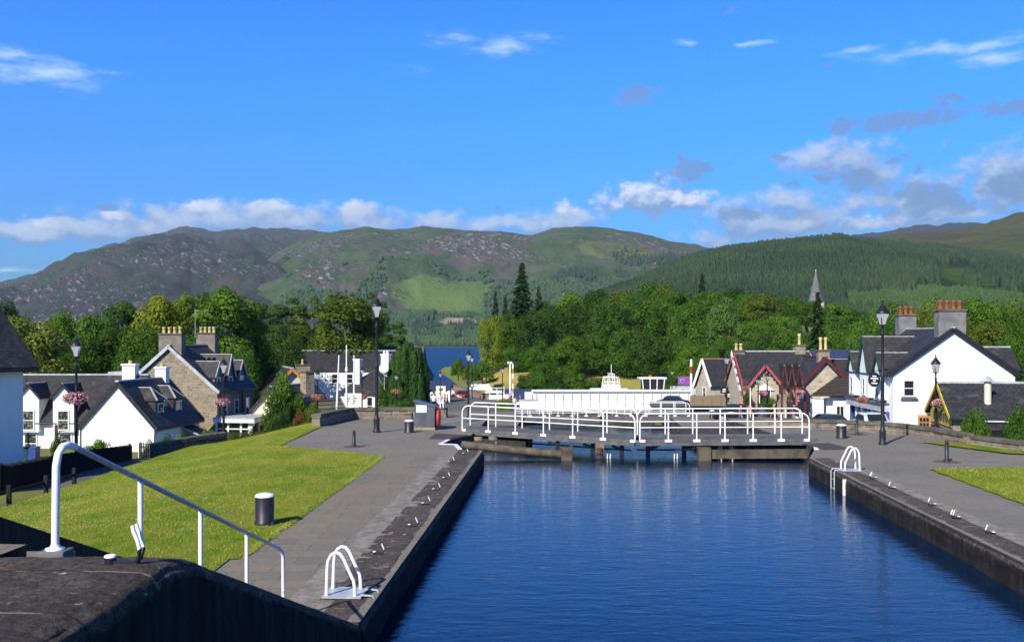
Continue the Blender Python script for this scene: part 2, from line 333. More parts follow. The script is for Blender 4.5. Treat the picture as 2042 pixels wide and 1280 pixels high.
def cloud_group(name, blobs, scale, detail, stretch, gain, thr):
    g = bpy.data.node_groups.new(name, 'ShaderNodeTree')
    g.interface.new_socket('P', in_out='INPUT', socket_type='NodeSocketVector'); g.interface.new_socket('D', in_out='OUTPUT', socket_type='NodeSocketFloat')
    gi = g.nodes.new('NodeGroupInput'); go = g.nodes.new('NodeGroupOutput'); p = gi.outputs[0]
    wv = nd(g, 'ShaderNodeTexNoise', {'Vector': p, 'Scale': 22., 'Detail': 4}).outputs['Color']
    pw = nd(g, 'ShaderNodeVectorMath', {0: wv, 1: (.045, .022, 0), 2: p}, operation='MULTIPLY_ADD').outputs[0]
    pw = nd(g, 'ShaderNodeVectorMath', {0: pw, 1: (.0225, .011, 0)}, operation='SUBTRACT').outputs[0]
    acc = None
    for x, y, rx, ry, s in blobs:
        a = math.atan((x-CX)/F); e = math.atan((HY-y)/F*math.cos(a))
        q = nd(g, 'ShaderNodeVectorMath', {0: pw, 1: (a, e, 0)}, operation='SUBTRACT').outputs[0]
        q = nd(g, 'ShaderNodeVectorMath', {0: q, 1: (F/rx, F/ry, 0)}, operation='MULTIPLY').outputs[0]
        l = nd(g, 'ShaderNodeVectorMath', {0: q}, operation='LENGTH').outputs['Value']
        v = math_(g, 'MULTIPLY', math_(g, 'SUBTRACT', 1.32, l), s)
        acc = v if acc is None else math_(g, 'SMOOTH_MAX', acc, v, .25)
    n = nd(g, 'ShaderNodeTexNoise', {'Vector': scalev(g, p, stretch), 'Scale': scale, 'Detail': detail, 'Roughness': .62}).outputs[0]
    r = math_(g, 'ADD', acc, math_(g, 'MULTIPLY', math_(g, 'SUBTRACT', n, .5), gain))
    r = math_(g, 'SUBTRACT', r, thr)
    g.links.new(r, go.inputs[0]); return g
cum = [(1290, 395, 110, 42, 1), (1360, 400, 70, 32, 1), (1240, 385, 55, 30, .9), (395, 416, 60, 22, 1), (535, 412, 55, 20, 1), (715, 420, 45, 18, .9), (1120, 415, 45, 24, 1), (105, 450, 80, 18, .9), (310, 458, 70, 18, .9), (220, 430, 40, 12, .8), (1740, 446, 70, 18, .9), (1610, 440, 50, 20, .8)]
cu2 = [(60, 466, 110, 26, .95), (200, 458, 130, 34, 1), (340, 446, 120, 38, 1), (470, 440, 120, 38, 1), (600, 440, 120, 36, 1), (730, 444, 120, 32, 1), (870, 446, 110, 26, .95), (1010, 450, 110, 24, .9), (1120, 440, 90, 30, .95), (1690, 325, 105, 50, 1), (1620, 322, 80, 30, .9), (1740, 350, 70, 40, .9), (2010, 355, 105, 62, 1.05), (1960, 375, 80, 40, .9), (1840, 405, 120, 46, 1), (1760, 400, 70, 30, .9), (1560, 403, 110, 26, 1), (1500, 445, 110, 40, 1), (1620, 440, 130, 36, 1), (1800, 440, 120, 26, .95), (1930, 425, 100, 26, .9), (1430, 470, 70, 26, .8)]
drk = [(1268, 190, 44, 22, .9), (1372, 342, 38, 26, 1), (1310, 358, 18, 16, .7), (1800, 237, 130, 24, .9), (1900, 190, 46, 13, .7), (2020, 215, 55, 18, .8), (1680, 255, 45, 16, .7), (1690, 362, 60, 22, .7), (1860, 395, 75, 32, .9), (2015, 375, 60, 40, .9), (1540, 315, 34, 14, .6), (1635, 135, 26, 10, .45), (1455, 30, 26, 18, .4), (1780, 322, 40, 14, .6), (1850, 350, 18, 25, .6), (205, 412, 26, 8, .6), (990, 412, 26, 7, .5), (1470, 328, 12, 8, .5), (1580, 365, 30, 10, .5), (1480, 430, 60, 16, .6)]
cir = [(90, 140, 115, 32, .9), (40, 108, 100, 14, .7), (1010, 92, 90, 24, .8), (1060, 80, 50, 14, .6), (900, 75, 60, 20, .5), (1880, 100, 200, 15, .8), (2010, 112, 90, 20, .8), (1487, 89, 55, 7, .8), (1370, 88, 25, 6, .6), (30, 536, 60, 7, .8), (770, 140, 60, 16, .35), (1720, 105, 80, 8, .7)]
gc = cloud_group('cumulus', cum, 40., 9, (1, 1.45, 1), 2.7, .20); g2 = cloud_group('grey_cumulus', cu2, 36., 9, (1, 1.4, 1), 2.5, .12); gd = cloud_group('grey_cloud', drk, 46., 8, (1, 1.5, 1), 2.5, .24); gi_ = cloud_group('wisps', cir, 26., 7, (1., 3.6, 1), 2.2, .26)
def use(g, vec): return nd(t, 'ShaderNodeGroup', {0: vec}, node_tree=g).outputs[0]
D0 = use(gc, P); D1 = use(gc, nd(t, 'ShaderNodeVectorMath', {0: P, 1: (-.004, .010, 0)}, operation='ADD').outputs[0])
lit = math_(t, 'ADD', .13, math_(t, 'MULTIPLY', math_(t, 'SUBTRACT', D0, D1), 1.25), clamp=True)
elv = ramp(t, D0, .0, .75)
ccol = mix(t, lit, (2.7, 4.0, 6.6), (9.0, 9.8, 10.8))
col = mix(t, math_(t, 'MULTIPLY', ramp(t, use(gi_, P), -.1, 1.3), .9), skyc, (6.6, 8.8, 11.))
col = mix(t, math_(t, 'MULTIPLY', elv, .88), col, ccol)
E0 = use(g2, P); E1 = use(g2, nd(t, 'ShaderNodeVectorMath', {0: P, 1: (-.005, .012, 0)}, operation='ADD').outputs[0])
lit2 = math_(t, 'ADD', .16, math_(t, 'MULTIPLY', math_(t, 'SUBTRACT', E0, E1), 1.0), clamp=True)
col = mix(t, math_(t, 'MULTIPLY', ramp(t, E0, .0, .85), .86), col, mix(t, lit2, (2.6, 4.0, 6.6), (6.0, 7.3, 9.4)))
col = mix(t, math_(t, 'MULTIPLY', ramp(t, use(gd, P), .0, .45), .78), col, (1.9, 3.5, 6.2))
bg = nd(t, 'ShaderNodeBackground', {'Color': col, 'Strength': .068}); wo = nd(t, 'ShaderNodeOutputWorld'); t.links.new(bg.outputs[0], wo.inputs[0])
# ================================================================ terrain
def T(x, y):
    x = np.asarray(x, float); y = np.asarray(y, float)
    b = np.interp(y, [40, 56, 95, 108, 140, 175, 230, 300], [-2.5, -2.5, -2.6, -4.6, -5.0, -5.7, -7., -8.4])
    lf = np.interp(y, [10, 30, 42, 61, 100, 140, 200, 300], [-1.5, -1.9, -2.1, -3.3, -4.3, -4.9, -5.5, -6.])
    z = b+(lf-b)*sstep(-x, 12, 19)
    z = z+sstep(y, 176, 222)*7.5*sstep(x, -13+(y-200)*.02, 4)+sstep(y, 215, 420)*9*sstep(x, 0, 60)
    z = z+sstep(y, 110, 260)*5*sstep(-x/np.maximum(y, 1), .16, .26)
    z = z+sstep(x, 30, 75)*sstep(y, 75, 200)*5
    r = x/np.maximum(y, 1.)
    below_edge = sstep(y, 222, 246)*sstep(r, -.125, -.105)*(1-sstep(r+.00016*(y-230), -.052, -.040))
    below_edge = np.maximum(below_edge, sstep(y, 380, 470)*(1-sstep(r, .04, .12)))
    z = z*(1-below_edge)-15*below_edge
    pit = (y < 140)*(x > XL(y)-3)*(x < XR(y)+3)
    return np.where(pit, -9., z)
nx, ny = 300, 250
xs = np.concatenate([np.linspace(-420, -60, 60), np.linspace(-58, 70, 180), np.linspace(74, 620, 60)]); ys = np.concatenate([np.linspace(-60, 8, 15), np.linspace(9, 260, 180), np.linspace(265, 760, 55)])
X, Y = np.meshgrid(xs, ys); Z = T(X, Y)+(fbm(X*.15, Y*.15, 3, 5)-.5)*.35
struct(link('ground', npmesh('ground', np.stack([X, Y, Z], -1).reshape(-1, 3), grid(nx, ny), 'shadedgrass', True)))
gx = [(-3200, -600), (-600, 600), (600, 3200)]
MB().face((-3000, 215, -9), (3000, 215, -9), (3000, 2600, -9), (-3000, 2600, -9)).build('loch_water', 'loch')['kind'] = 'structure'
# ---- hills
def hillmat(name, stops, rock, rockamt, field=None, dark=1.):
    m, t, b = mat0(name, .95, .1); p = posn(t)
    n1 = noise(t, p, .0035, 7, .62); n2 = noise(t, p, .013, 7, .65)
    c = mix(t, ramp(t, n1, .38, .62), stops[0], stops[1]); c = mix(t, ramp(t, n2, .46, .62), c, stops[2])
    sp = scalev(t, nd(t, 'ShaderNodeVectorRotate', {'Vector': p, 'Angle': -.55}, rotation_type='Y_AXIS').outputs[0], (.55, .5, 1.9)); r = noise(t, sp, .075, 9, .78, .3)
    big = ramp(t, noise(t, p, .0034, 6, .6), .46, .60)
    rk = math_(t, 'MULTIPLY', ramp(t, r, rockamt, rockamt+.07), big)
    c = mix(t, rk, c, rock)
    if field:
        for (fx, fy, fz, rx, ry, rz_, fc) in field:
            q = nd(t, 'ShaderNodeVectorMath', {0: p, 1: (fx, fy, fz)}, operation='SUBTRACT').outputs[0]
            q = nd(t, 'ShaderNodeVectorMath', {0: q, 1: (1/rx, 1/ry, 1/rz_)}, operation='MULTIPLY').outputs[0]
            l = nd(t, 'ShaderNodeVectorMath', {0: q}, operation='LENGTH').outputs['Value']
            l = math_(t, 'ADD', l, math_(t, 'ADD', math_(t, 'MULTIPLY', math_(t, 'SUBTRACT', n2, .5), 1.5), math_(t, 'MULTIPLY', math_(t, 'SUBTRACT', n1, .5), 2.2)))
            c = mix(t, math_(t, 'SUBTRACT', 1., ramp(t, l, .75, 1.)), c, fc)
    c = mix(t, .8, c, mix(t, noise(t, p, .09, 6, .75), (.5, .5, .5), (1.5, 1.5, 1.5)), 'MULTIPLY')
    t.links.new(c, b.inputs['Base Color']); bump(t, b, math_(t, 'ADD', noise(t, p, .05, 8, .75), rk), 1., 12.); return m
def hill(name, ridge, Yr, Y0, z0, mat, rough=1., nx=420, ny=120, seed=1, shape=.8, pad=500, fine=1.):
    px = np.linspace(ridge[0][0]-pad, ridge[-1][0]+pad, nx); ry = np.interp(px, [r[0] for r in ridge], [r[1] for r in ridge])
    jit = -(fbm(px/22., px*0+seed, 4, seed)-.5)*9*fine/F*Yr
    zr = CH+(HY-ry)/F*Yr; tt = np.concatenate([np.linspace(0, 1, ny), np.linspace(1.02, 1.6, 24)])
    PX, TT = np.meshgrid(px, tt); YY = Y0+(Yr-Y0)*TT; XX = (PX-CX)/F*YY
    s = np.where(TT <= 1, np.clip(TT, 0, 1)**shape, 1-(TT-1)*1.1); ZR = np.meshgrid(zr, tt)[0]
    amp = (Yr-Y0)*.055*rough*np.clip(TT*4, 0, 1)*np.where(TT < 1, (1-TT)**.6, (TT-1)**.6*1.5)
    n = ridged(XX/900.*(3000/Yr), YY/900.*(3000/Yr), 6, seed)-.62; n2 = fbm(XX/160., YY/160., 5, seed+9)-.5
    ZZ = z0+(ZR-z0)*s+amp*(n*1.9+n2*.5)+np.meshgrid(jit, tt)[0]*np.clip(1-np.abs(TT-1)*7, 0, 1)**2
    V = np.stack([XX, YY, ZZ], -1).reshape(-1, 3)
    o = struct(link(name, npmesh(name, V, grid(nx, len(tt)), mat, True)))
    return PX, TT, XX, YY, ZZ
mA = hillmat('heather_mountain', ((.050, .060, .038), (.078, .066, .058), (.036, .064, .030)), (.31, .29, .28), .50)  # cloud shadow over the mountain is put into these dark heather colours
mB = hillmat('rocky_green_hill', ((.066, .105, .032), (.120, .098, .086), (.048, .092, .024)), (.40, .365, .34), .49,
             [(-180, 2480, 112, 135, 110, 60, (.12, .185, .04)), (-95, 2570, 145, 60, 70, 40, (.11, .17, .04)), (-122, 2301, 34, 46, 60, 22, (.36, .28, .18)), (330, 2900, 255, 170, 130, 50, (.13, .16, .05))])
mC = hillmat('forest_floor_hill', ((.030, .050, .022), (.040, .06, .025), (.05, .07, .03)), (.10, .09, .06), .7,
             [(225, 560, 28, 110, 80, 22, (.06, .15, .028)), (340, 680, 50, 60, 160, 40, (.07, .14, .03))])
mD = hillmat('grassy_heath_hill', ((.12, .115, .035), (.075, .11, .03), (.085, .075, .045)), (.30, .27, .22), .66, [(930, 1700, 150, 130, 300, 50, (.06, .13, .03))])
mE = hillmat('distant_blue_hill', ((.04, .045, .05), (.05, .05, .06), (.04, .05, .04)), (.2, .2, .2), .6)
hill('mountain', [(-500, 640), (-120, 600), (0, 568), (75, 546), (150, 508), (215, 490), (260, 478), (300, 470), (345, 458), (372, 450), (400, 455), (430, 459), (500, 453), (560, 455), (640, 462), (760, 480), (900, 520)], 5200, 1900, -9, mA, 1.7, seed=3, pad=200)
HB = hill('rocky_hill', [(250, 700), (330, 640), (420, 590), (500, 535), (560, 498), (600, 480), (650, 463), (690, 458), (735, 453), (790, 461), (840, 453), (930, 461), (1000, 463), (1060, 470), (1100, 459), (1150, 453), (1220, 459), (1300, 472), (1370, 485), (1430, 498), (1520, 505), (1700, 520)], 3600, 1760, -9, mB, 1.6, seed=11, pad=60, shape=.9)
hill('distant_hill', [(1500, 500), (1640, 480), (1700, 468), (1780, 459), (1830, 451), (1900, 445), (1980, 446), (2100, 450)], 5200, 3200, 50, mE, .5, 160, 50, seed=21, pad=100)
HD = hill('heath_hill', [(1600, 520), (1700, 484), (1760, 470), (1800, 466), (1870, 462), (1930, 455), (1980, 441), (2042, 422), (2150, 385), (2400, 340)], 2300, 1200, 60, mD, .7, 240, 80, seed=31, pad=150)
HC = hill('forested_hill', [(1045, 672), (1100, 640), (1180, 600), (1260, 566), (1340, 534), (1400, 513), (1470, 496), (1550, 486), (1620, 479), (1680, 475), (1720, 482), (1790, 490), (1860, 494), (1930, 506), (2042, 522), (2200, 540), (2400, 560)], 1500, 420, 2, mC, .45, 300, 100, seed=41, pad=0, shape=.85)
# ---- far woods: conifer plantation (one mass nobody could count)
def cones(pts, h, r, seed, n=5, round_=0.):
    g = np.random.default_rng(seed); k = len(pts); a = g.random(k)*6.28; V = []; 
    ang = a[:, None]+np.arange(n)*2*np.pi/n
    base = np.stack([pts[:, 0, None]+np.cos(ang)*r[:, None]*(.7+.6*g.random((k, n))), pts[:, 1, None]+np.sin(ang)*r[:, None]*(.7+.6*g.random((k, n))), np.repeat((pts[:, 2]+h*.12)[:, None], n, 1)], -1)
    mid = base.copy(); f = .62+.5*round_; mid[..., 0] = pts[:, 0, None]+(base[..., 0]-pts[:, 0, None])*f; mid[..., 1] = pts[:, 1, None]+(base[..., 1]-pts[:, 1, None])*f; mid[..., 2] = (pts[:, 2]+h*(.5+.12*round_))[:, None]+g.normal(0, .04, (k, n))*h[:, None]
    tip = np.stack([pts[:, 0]+g.normal(0, .2, k), pts[:, 1], pts[:, 2]+h], -1)[:, None]
    A = np.concatenate([base, mid, tip], 1); m = 2*n+1; o = (np.arange(k)*m)[:, None]
    fs = []
    for j in range(n):
        j2 = (j+1) % n
        fs += [o+np.array([[j, j2, n+j2]]), o+np.array([[j, n+j2, n+j]]), o+np.array([[n+j, n+j2, 2*n]])]
    return A.reshape(-1, 3), np.concatenate(fs)
def farleaf(name, c1, c2):
    m, t, b = mat0(name, .8, .15); p = posn(t)
    c = mix(t, ramp(t, noise(t, p, .012, 4), .35, .65), c1, c2); c = mix(t, .9, c, mix(t, noise(t, p, .25, 4, .8), (.35, .35, .35), (1.7, 1.7, 1.7)), 'MULTIPLY')
    t.links.new(c, b.inputs['Base Color']); return m
M['farspruce'] = farleaf('far_conifers', (.022, .044, .024), (.034, .060, .026)); M['farwood'] = farleaf('far_broadleaves', (.032, .070, .022), (.046, .084, .025))
def scatter(H, n, seed, px0, px1, t0, t1, dens=None):
    PX, TT, XX, YY, ZZ = H; g = np.random.default_rng(seed); u = g.uniform(px0, px1, n); v = g.uniform(t0**.5, t1**.5, n)**2
    ok = np.ones(n, bool) if dens is None else dens(u, v, g)
    u = u[ok]; v = v[ok]; fi = np.interp(u, PX[0], np.arange(PX.shape[1])); fj = np.interp(v, TT[:, 0], np.arange(TT.shape[0]))
    i = np.clip(fi.astype(int), 0, PX.shape[1]-2); j = np.clip(fj.astype(int), 0, TT.shape[0]-2); a = fi-i; b_ = fj-j
    L = lambda A: (A[j, i]*(1-a)+A[j, i+1]*a)*(1-b_)+(A[j+1, i]*(1-a)+A[j+1, i+1]*a)*b_
    return np.stack([L(XX), L(YY), L(ZZ)], -1), g
def forest(name, H, n, seed, px0, px1, t0, t1, mat, h0, h1, r0, r1, round_=0., dens=None):
    P_, g = scatter(H, n, seed, px0, px1, t0, t1, dens); k = len(P_); h = g.uniform(h0, h1, k)
    V, Fc = cones(P_-np.array([0, 0, 1.]), h, g.uniform(r0, r1, k), seed+1, 5, round_)
    struct(link(name, npmesh(name, V, Fc, mat)), 'stuff')
def dC(u, v, g):
    y = np.interp(v, [0, 1], [0, 1]); n = fbm(u/90., v*7, 4, 5)
    clear = ((u > 1690+60*(n-.5)) & (u < 2120) & (v < .135-.045*np.abs((u-1830)/200.)**2+.08*(n-.5)) & (v > .05)) | ((u > 1960+300*(v-.6)) & (n > .42))
    return ~clear
forest('conifer_forest', HC, 85000, 51, 1080, 2300, .02, 1.01, 'farspruce', 4.5, 10.5, 1.6, 2.9, .3, dC)
forest('young_woodland', HC, 9000, 61, 1640, 2250, .04, .16, 'farwood', 3, 6, 1.4, 2.6, .9)
def dB(u, v, g):
    n = fbm(u/40., v*22, 4, 8); f = (u > 760+40*(n-.5)) & (u < 965) & (v > .325) & (v < .46); q = (u > 862) & (u < 950) & (v > .26) & (v < .315)
    return ~f & ~q & (n > .36+.30*sstep(v, .30, .48)+.10*sstep(-u, -760, -600))
forest('shore_woodland', HB, 30000, 71, 560, 1300, .004, .50, 'farwood', 7, 13, 3.2, 5.5, .9, dB)
forest('hillside_conifers', HB, 17000, 81, 820, 1520, .02, .62, 'farspruce', 11, 20, 3., 5., 0., lambda u, v, g: (fbm(u/60., v*16, 4, 18) > .52) & (v < .30+.42*sstep(u, 950, 1350)) & ~((u > 760) & (u < 965) & (v > .33)))

# ---- summer haze
m = bpy.data.materials.new('haze_air'); m.use_nodes = True; t = m.node_tree; t.nodes.clear()
o = nd(t, 'ShaderNodeOutputMaterial'); v = nd(t, 'ShaderNodeVolumePrincipled', {'Color': (.62, .78, 1, 1), 'Density': 4.6e-5, 'Anisotropy': .1}); t.links.new(v.outputs[0], o.inputs['Volume']); M['haze'] = m
struct(MB().box(-5200, 5200, -120, 9500, -17, 800).build('haze', 'haze'), 'stuff')
# ================================================================ lock, quays, lawns
WZ = -.6
cw = [(XL(-4)-.6, -4), (XR(-4)+.6, -4), (XR(46.6)+2.5, 46.6), (XL(48.5)-2.2, 48.8)]
MB().face(*[(x, y, WZ) for x, y in cw]).build('canal_water', 'water')['kind'] = 'structure'
MB().face((XL(49)-2, 49, -3.2), (XR(49)+2, 49, -3.2), (XR(88)+1, 88, -3.2), (XL(88)-1, 88, -3.2)).build('lower_canal_water', 'water')['kind'] = 'structure'
def sweep(name, ys, prof, xf, mat, side, seed, amp=.02, zf=None, below_edge=None):
    """coping and wall: cross-section prof [(offset inland, z)] carried along the lock edge"""
    prof = np.array(prof); k = len(prof); Y_, K = np.meshgrid(ys, np.arange(k), indexing='ij')
    off = prof[K, 0]; z = prof[K, 1]; x = xf(Y_)+side*off
    zz = (zf(Y_) if zf else 0)+z
    n = (fbm(Y_*1.7+K*.4, K*.9, 4, seed)-.5); n2 = (vn(np.floor(Y_/1.75)+.5, K*0, seed+3)-.5)*.035
    zz = zz+(fbm(Y_*6., K*.55, 5, seed+31)-.5)*amp*.55*(z > -.5)
    x = x+side*(n*amp*1.6+n2*(z < -.05)); zz = zz+(fbm(Y_*1.3, K*.7+9, 4, seed+7)-.5)*amp*(z > -.5)
    V = np.stack([x, Y_, zz], -1).reshape(-1, 3); Fc = grid(k, len(ys))
    if side < 0: Fc = Fc[:, ::-1]
    me = npmesh(name, V, Fc, mat, True)
    if below_edge:
        e_ = (zf(V[:, 1]) if zf else 0)-.14; wv = np.clip((e_-V[:, 2])/.28+.5, 0, 1).astype(np.float32)  # mask for the damp and shade painted below the coping edge
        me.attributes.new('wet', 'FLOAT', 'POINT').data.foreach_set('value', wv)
    uv = me.uv_layers.new(name='UVMap')
    li = np.zeros(len(me.loops), np.int32); me.loops.foreach_get('vertex_index', li)
    cum_ = np.concatenate([[0], np.cumsum(np.hypot(np.diff(prof[:, 0]), np.diff(prof[:, 1])))])
    UV = np.stack([Y_, cum_[K]], -1).reshape(-1, 2)[li]; uv.data.foreach_set('uv', UV.astype(np.float32).ravel())
    return link(name, me)
def nose(w, r, bottom, steps=7):
    p = [(w, .004), (w*.75, .006), (w*.5, .006), (r+.12, .004)]
    p += [(r-r*math.sin(a), -r+r*math.cos(a)) for a in np.linspace(.15, math.pi/2, steps)]
    p += [(.0, z) for z in np.linspace(-r-.05, -.75, 8)]+[(.0, z) for z in np.linspace(-1., bottom, 6)]
    return p
ysL = np.concatenate([np.linspace(15.3, 39., 300)])
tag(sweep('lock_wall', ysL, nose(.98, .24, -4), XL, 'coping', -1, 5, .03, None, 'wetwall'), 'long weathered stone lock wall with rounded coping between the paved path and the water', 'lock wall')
ysR = np.linspace(9, 36.4, 330)
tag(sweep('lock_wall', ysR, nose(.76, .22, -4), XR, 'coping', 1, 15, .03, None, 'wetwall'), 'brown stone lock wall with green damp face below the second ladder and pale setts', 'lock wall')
# pale sett strips behind the coping
def strip(name, x0, x1, ys, mat, z, wob=0., seed=0, kind='structure'):
    b = MB()
    for a, c in zip(ys[:-1], ys[1:]):
        wa = wob*(fbm(a*1.1, 0., 4, seed)-.5); wc = wob*(fbm(c*1.1, 0., 4, seed)-.5)
        b.face((x0(a)+wa, a, z), (x1(a), a, z), (x1(c), c, z), (x0(c)+wc, c, z))
    o = b.build(name, mat); o['kind'] = kind; return o
def flip(f): return f
strip('granite_setts', lambda y: XL(y)-1.5, lambda y: XL(y)-.72, np.linspace(15.3, 37.6, 90), 'sett', .001)
strip('granite_setts', lambda y: XR(y)+.70, lambda y: XR(y)+1.12, np.linspace(9, 33.5, 90), 'sett', .012)
# quay pavings
LQ = [(-9.35, 15.3), (XL(15.3)-.05, 15.3), (XL(39)-.05, 39.), (-2.04, 39.3), (-2.35, 41.2), (-2.9, 41.25), (-2.67, 43.2), (-1.85, 45.2), (-1.55, 50.), (-1.3, 55.), (-9.6, 55.)]
RQ = [(XR(9)+.05, 9), (34, 9), (34, 30), (24, 36), (19.5, 41), (17.8, 45), (15.2, 48.6), (14, 55), (11.6, 55), (12., 45.), (12.5, 41.2), (11.6, 38.6), (XR(36.4)+.05, 36.5)]
def slab(name, poly, z, mat, depth):
    b = MB(); b.m = 0; b.face(*[(x, y, z) for x, y in poly]); b.m = 1
    for (x0, y0), (x1, y1) in zip(poly, poly[1:]+poly[:1]): b.face((x0, y0, z), (x0, y0, z-depth), (x1, y1, z-depth), (x1, y1, z))
    o = b.build(name, [mat, 'lockwall']); o['kind'] = 'structure'; return o
slab('quay', LQ, -.006, 'quay', 4.); slab('quay', RQ, -.006, 'quay', 4.)
MB().face(*[(x, y, .0) for x, y in [(-5.35, 15.35), (XL(15.3)-1.5, 15.35), (XL(38)-1.45, 38.), (-4.66, 38.), (-4.69, 36.9), (-5.3, 19.7)]]).build('towpath', 'paving')['kind'] = 'structure'
# lower quays either side of the next chamber
slab('lower_quay', [(-9, 55.2), (-1.2, 55.2), (XL(92)-.2, 92), (-12, 96)], -2.4, 'quay', 5.)
slab('lower_quay', [(11.7, 55.2), (30, 55.2), (34, 100), (XR(92)+.2, 92)], -2.4, 'quay', 5.)
for pl in ([(-2.6, 45.4), (.6, 44.9), (.95, 47), (1.1, 53), (-2.6, 54)], [(8.2, 42.7), (12.6, 42.9), (12.6, 53), (8.4, 53)]): slab('gate_pier', pl, -.27, 'lockwall', 4.)
MB().face((-13, 97, -4.55), (3, 97, -3.2), (2, 160, -5.35), (-22, 215, -6.0), (-30, 215, -6.0), (-17, 140, -4.8)).build('road', 'asphalt')['kind'] = 'structure'
MB().face((14, 100, -2.4), (33, 100, -2.2), (34, 150, -4.75), (20, 150, -4.75)).build('road', 'asphalt')['kind'] = 'structure'
MB().face((-17.6, 24, -1.95), (-15.2, 24, -1.75), (-15.6, 44, -2.0), (-18, 60, -2.7), (-24.5, 62, -3.05), (-21.2, 42, -2.05)).build('lane', 'asphalt')['kind'] = 'structure'
# ---- lawns (heightfields)
def lawn_h(x, y):
    z = -.75*sstep(-x, 9.0, 15.2)-1.25*sstep(-x, 15.0, 17.6)
    z = z+.014+2.5*sstep(-y, -16.5, -8.5)*sstep(-x, 5.4, 6.6)
    return z+(fbm(x*.5, y*.5, 3, 2))*.05*sstep(pathedge(y)-x, .0, 1.2)
def lawn(name, inside, x0, x1, y0, y1, hf, st=.3):
    nx_, ny_ = int((x1-x0)/st), int((y1-y0)/st)
    X_, Y_ = np.meshgrid(np.linspace(x0, x1, nx_), np.linspace(y0, y1, ny_)); Fc = grid(nx_, ny_)
    cx = X_.ravel()[Fc].mean(1); cy = Y_.ravel()[Fc].mean(1); Fc = Fc[inside(cx, cy)]
    V = np.stack([X_, Y_, hf(X_, Y_)], -1).reshape(-1, 3); u, inv = np.unique(Fc, return_inverse=True)
    return link(name, npmesh(name, V[u], inv.reshape(Fc.shape), 'lawn', True)), V[u]
pathedge = lambda y: np.interp(y, [15.6, 19.7, 36.9], [-5.5, -5.3, -4.69])+(fbm(y*2.2, y*0, 3, 4)-.5)*.09
def inL(x, y):
    a = (y < 36.9+(x+4.69)*-.76) & (x < pathedge(y)) & ((y > 19.6) | (x < -5.55))
    b = (x < -9.35) & (y >= 36) & (x < -9.35-0*(y))
    crest = np.interp(y, [6, 30, 40, 47, 50.5, 53.6], [-19, -18.8, -17.6, -15.5, -12.5, -10.4])
    return (a | b) & (x > crest) & (y < 53.6)
oL, _ = lawn('lawn', inL, -19.4, -4.5, 6., 54., lawn_h, .085); struct(oL)
def inR(x, y): return (x > np.interp(y, [24, 26, 33.0], [12.3, 13.3, 13.8])) & (y < 33.2+(x-13.8)*.15) & (y > 22)
oR, _ = lawn('lawn', inR, 12, 30, 20, 35.5, lambda x, y: .015+0*x+(fbm(x*.5, y*.5, 3, 4)-.3)*.03, .09); struct(oR)
def inR2(x, y): return (x > 17.6+(40.2-y)*.35) & (y > np.interp(x, [17.5, 18.6, 30], [40.4, 37.6, 33.4])) & (y < np.interp(x, [17, 19.5, 30], [42, 40.9, 32.6+3.0]))
oR2, _ = lawn('lawn', inR2, 17, 30, 32, 43, lambda x, y: .045+0*x, .09); struct(oR2)
oG, _ = lawn('lawn', lambda x, y: ((x-16.5)/1.1)**2+((y-74)/2.6)**2 < 1, 15, 18, 71, 77, lambda x, y: -2.37+0*x, .15); struct(oG)
# grass blades and clover heads on the near lawn
def blades(name, n, inside, x0, x1, y0, y1, hf, seed, mat, hgt, wid, flat=0.):
    g = np.random.default_rng(seed); y = y0+(y1-y0)*g.random(n)**1.5; x = g.uniform(x0, x1, n); k = inside(x, y); x = x[k]; y = y[k]; m = len(x)
    z = hf(x, y); a = g.random(m)*6.28; h = hgt*g.uniform(.5, 1.2, m); w_ = wid*g.uniform(.6, 1.3, m); lx = g.normal(0, .6, m)*h; ly = g.normal(0, .6, m)*h
    dx = np.cos(a)*w_; dy = np.sin(a)*w_
    if flat: V = np.stack([np.stack([x-dx, y-dy, z+h], -1), np.stack([x+dy, y-dx, z+h], -1), np.stack([x+dx, y+dy, z+h], -1), np.stack([x-dy, y+dx, z+h], -1)], 1); q = 4
    else: V = np.stack([np.stack([x-dx, y-dy, z-.01], -1), np.stack([x+dx, y+dy, z-.01], -1), np.stack([x+lx, y+ly, z+h], -1)], 1); q = 3
    return struct(link(name, npmesh(name, V.reshape(-1, 3), np.arange(m*q).reshape(-1, q), mat)), 'stuff')
M['blade'] = two('grass_blades', (.14, .24, .018), (.33, .33, .055), .5, .8, spec=.2)
M['clover'] = plain('clover_heads', (.62, .60, .46), .8)
blades('grass', 120000, inL, -18, -4.6, 8, 44, lawn_h, 3, 'blade', .035, .010)
blades('grass', 30000, inR, 12, 25, 22, 35, lambda x, y: .05+0*x, 4, 'blade', .035, .010)
blades('grass_edge', 60000, lambda x, y: (np.abs(x-pathedge(y)+.02) < .07) & (y > 19.7) & (y < 36.9), -5.5, -4.5, 19, 37, lambda x, y: .0+0*x, 14, 'blade', .06, .011)
blades('clover_flowers', 5500, lambda x, y: inL(x, y) & (fbm(x*.35, y*.35, 3, 8) > .46), -17, -4.7, 9, 40, lawn_h, 5, 'clover', .045, .019, 1.)
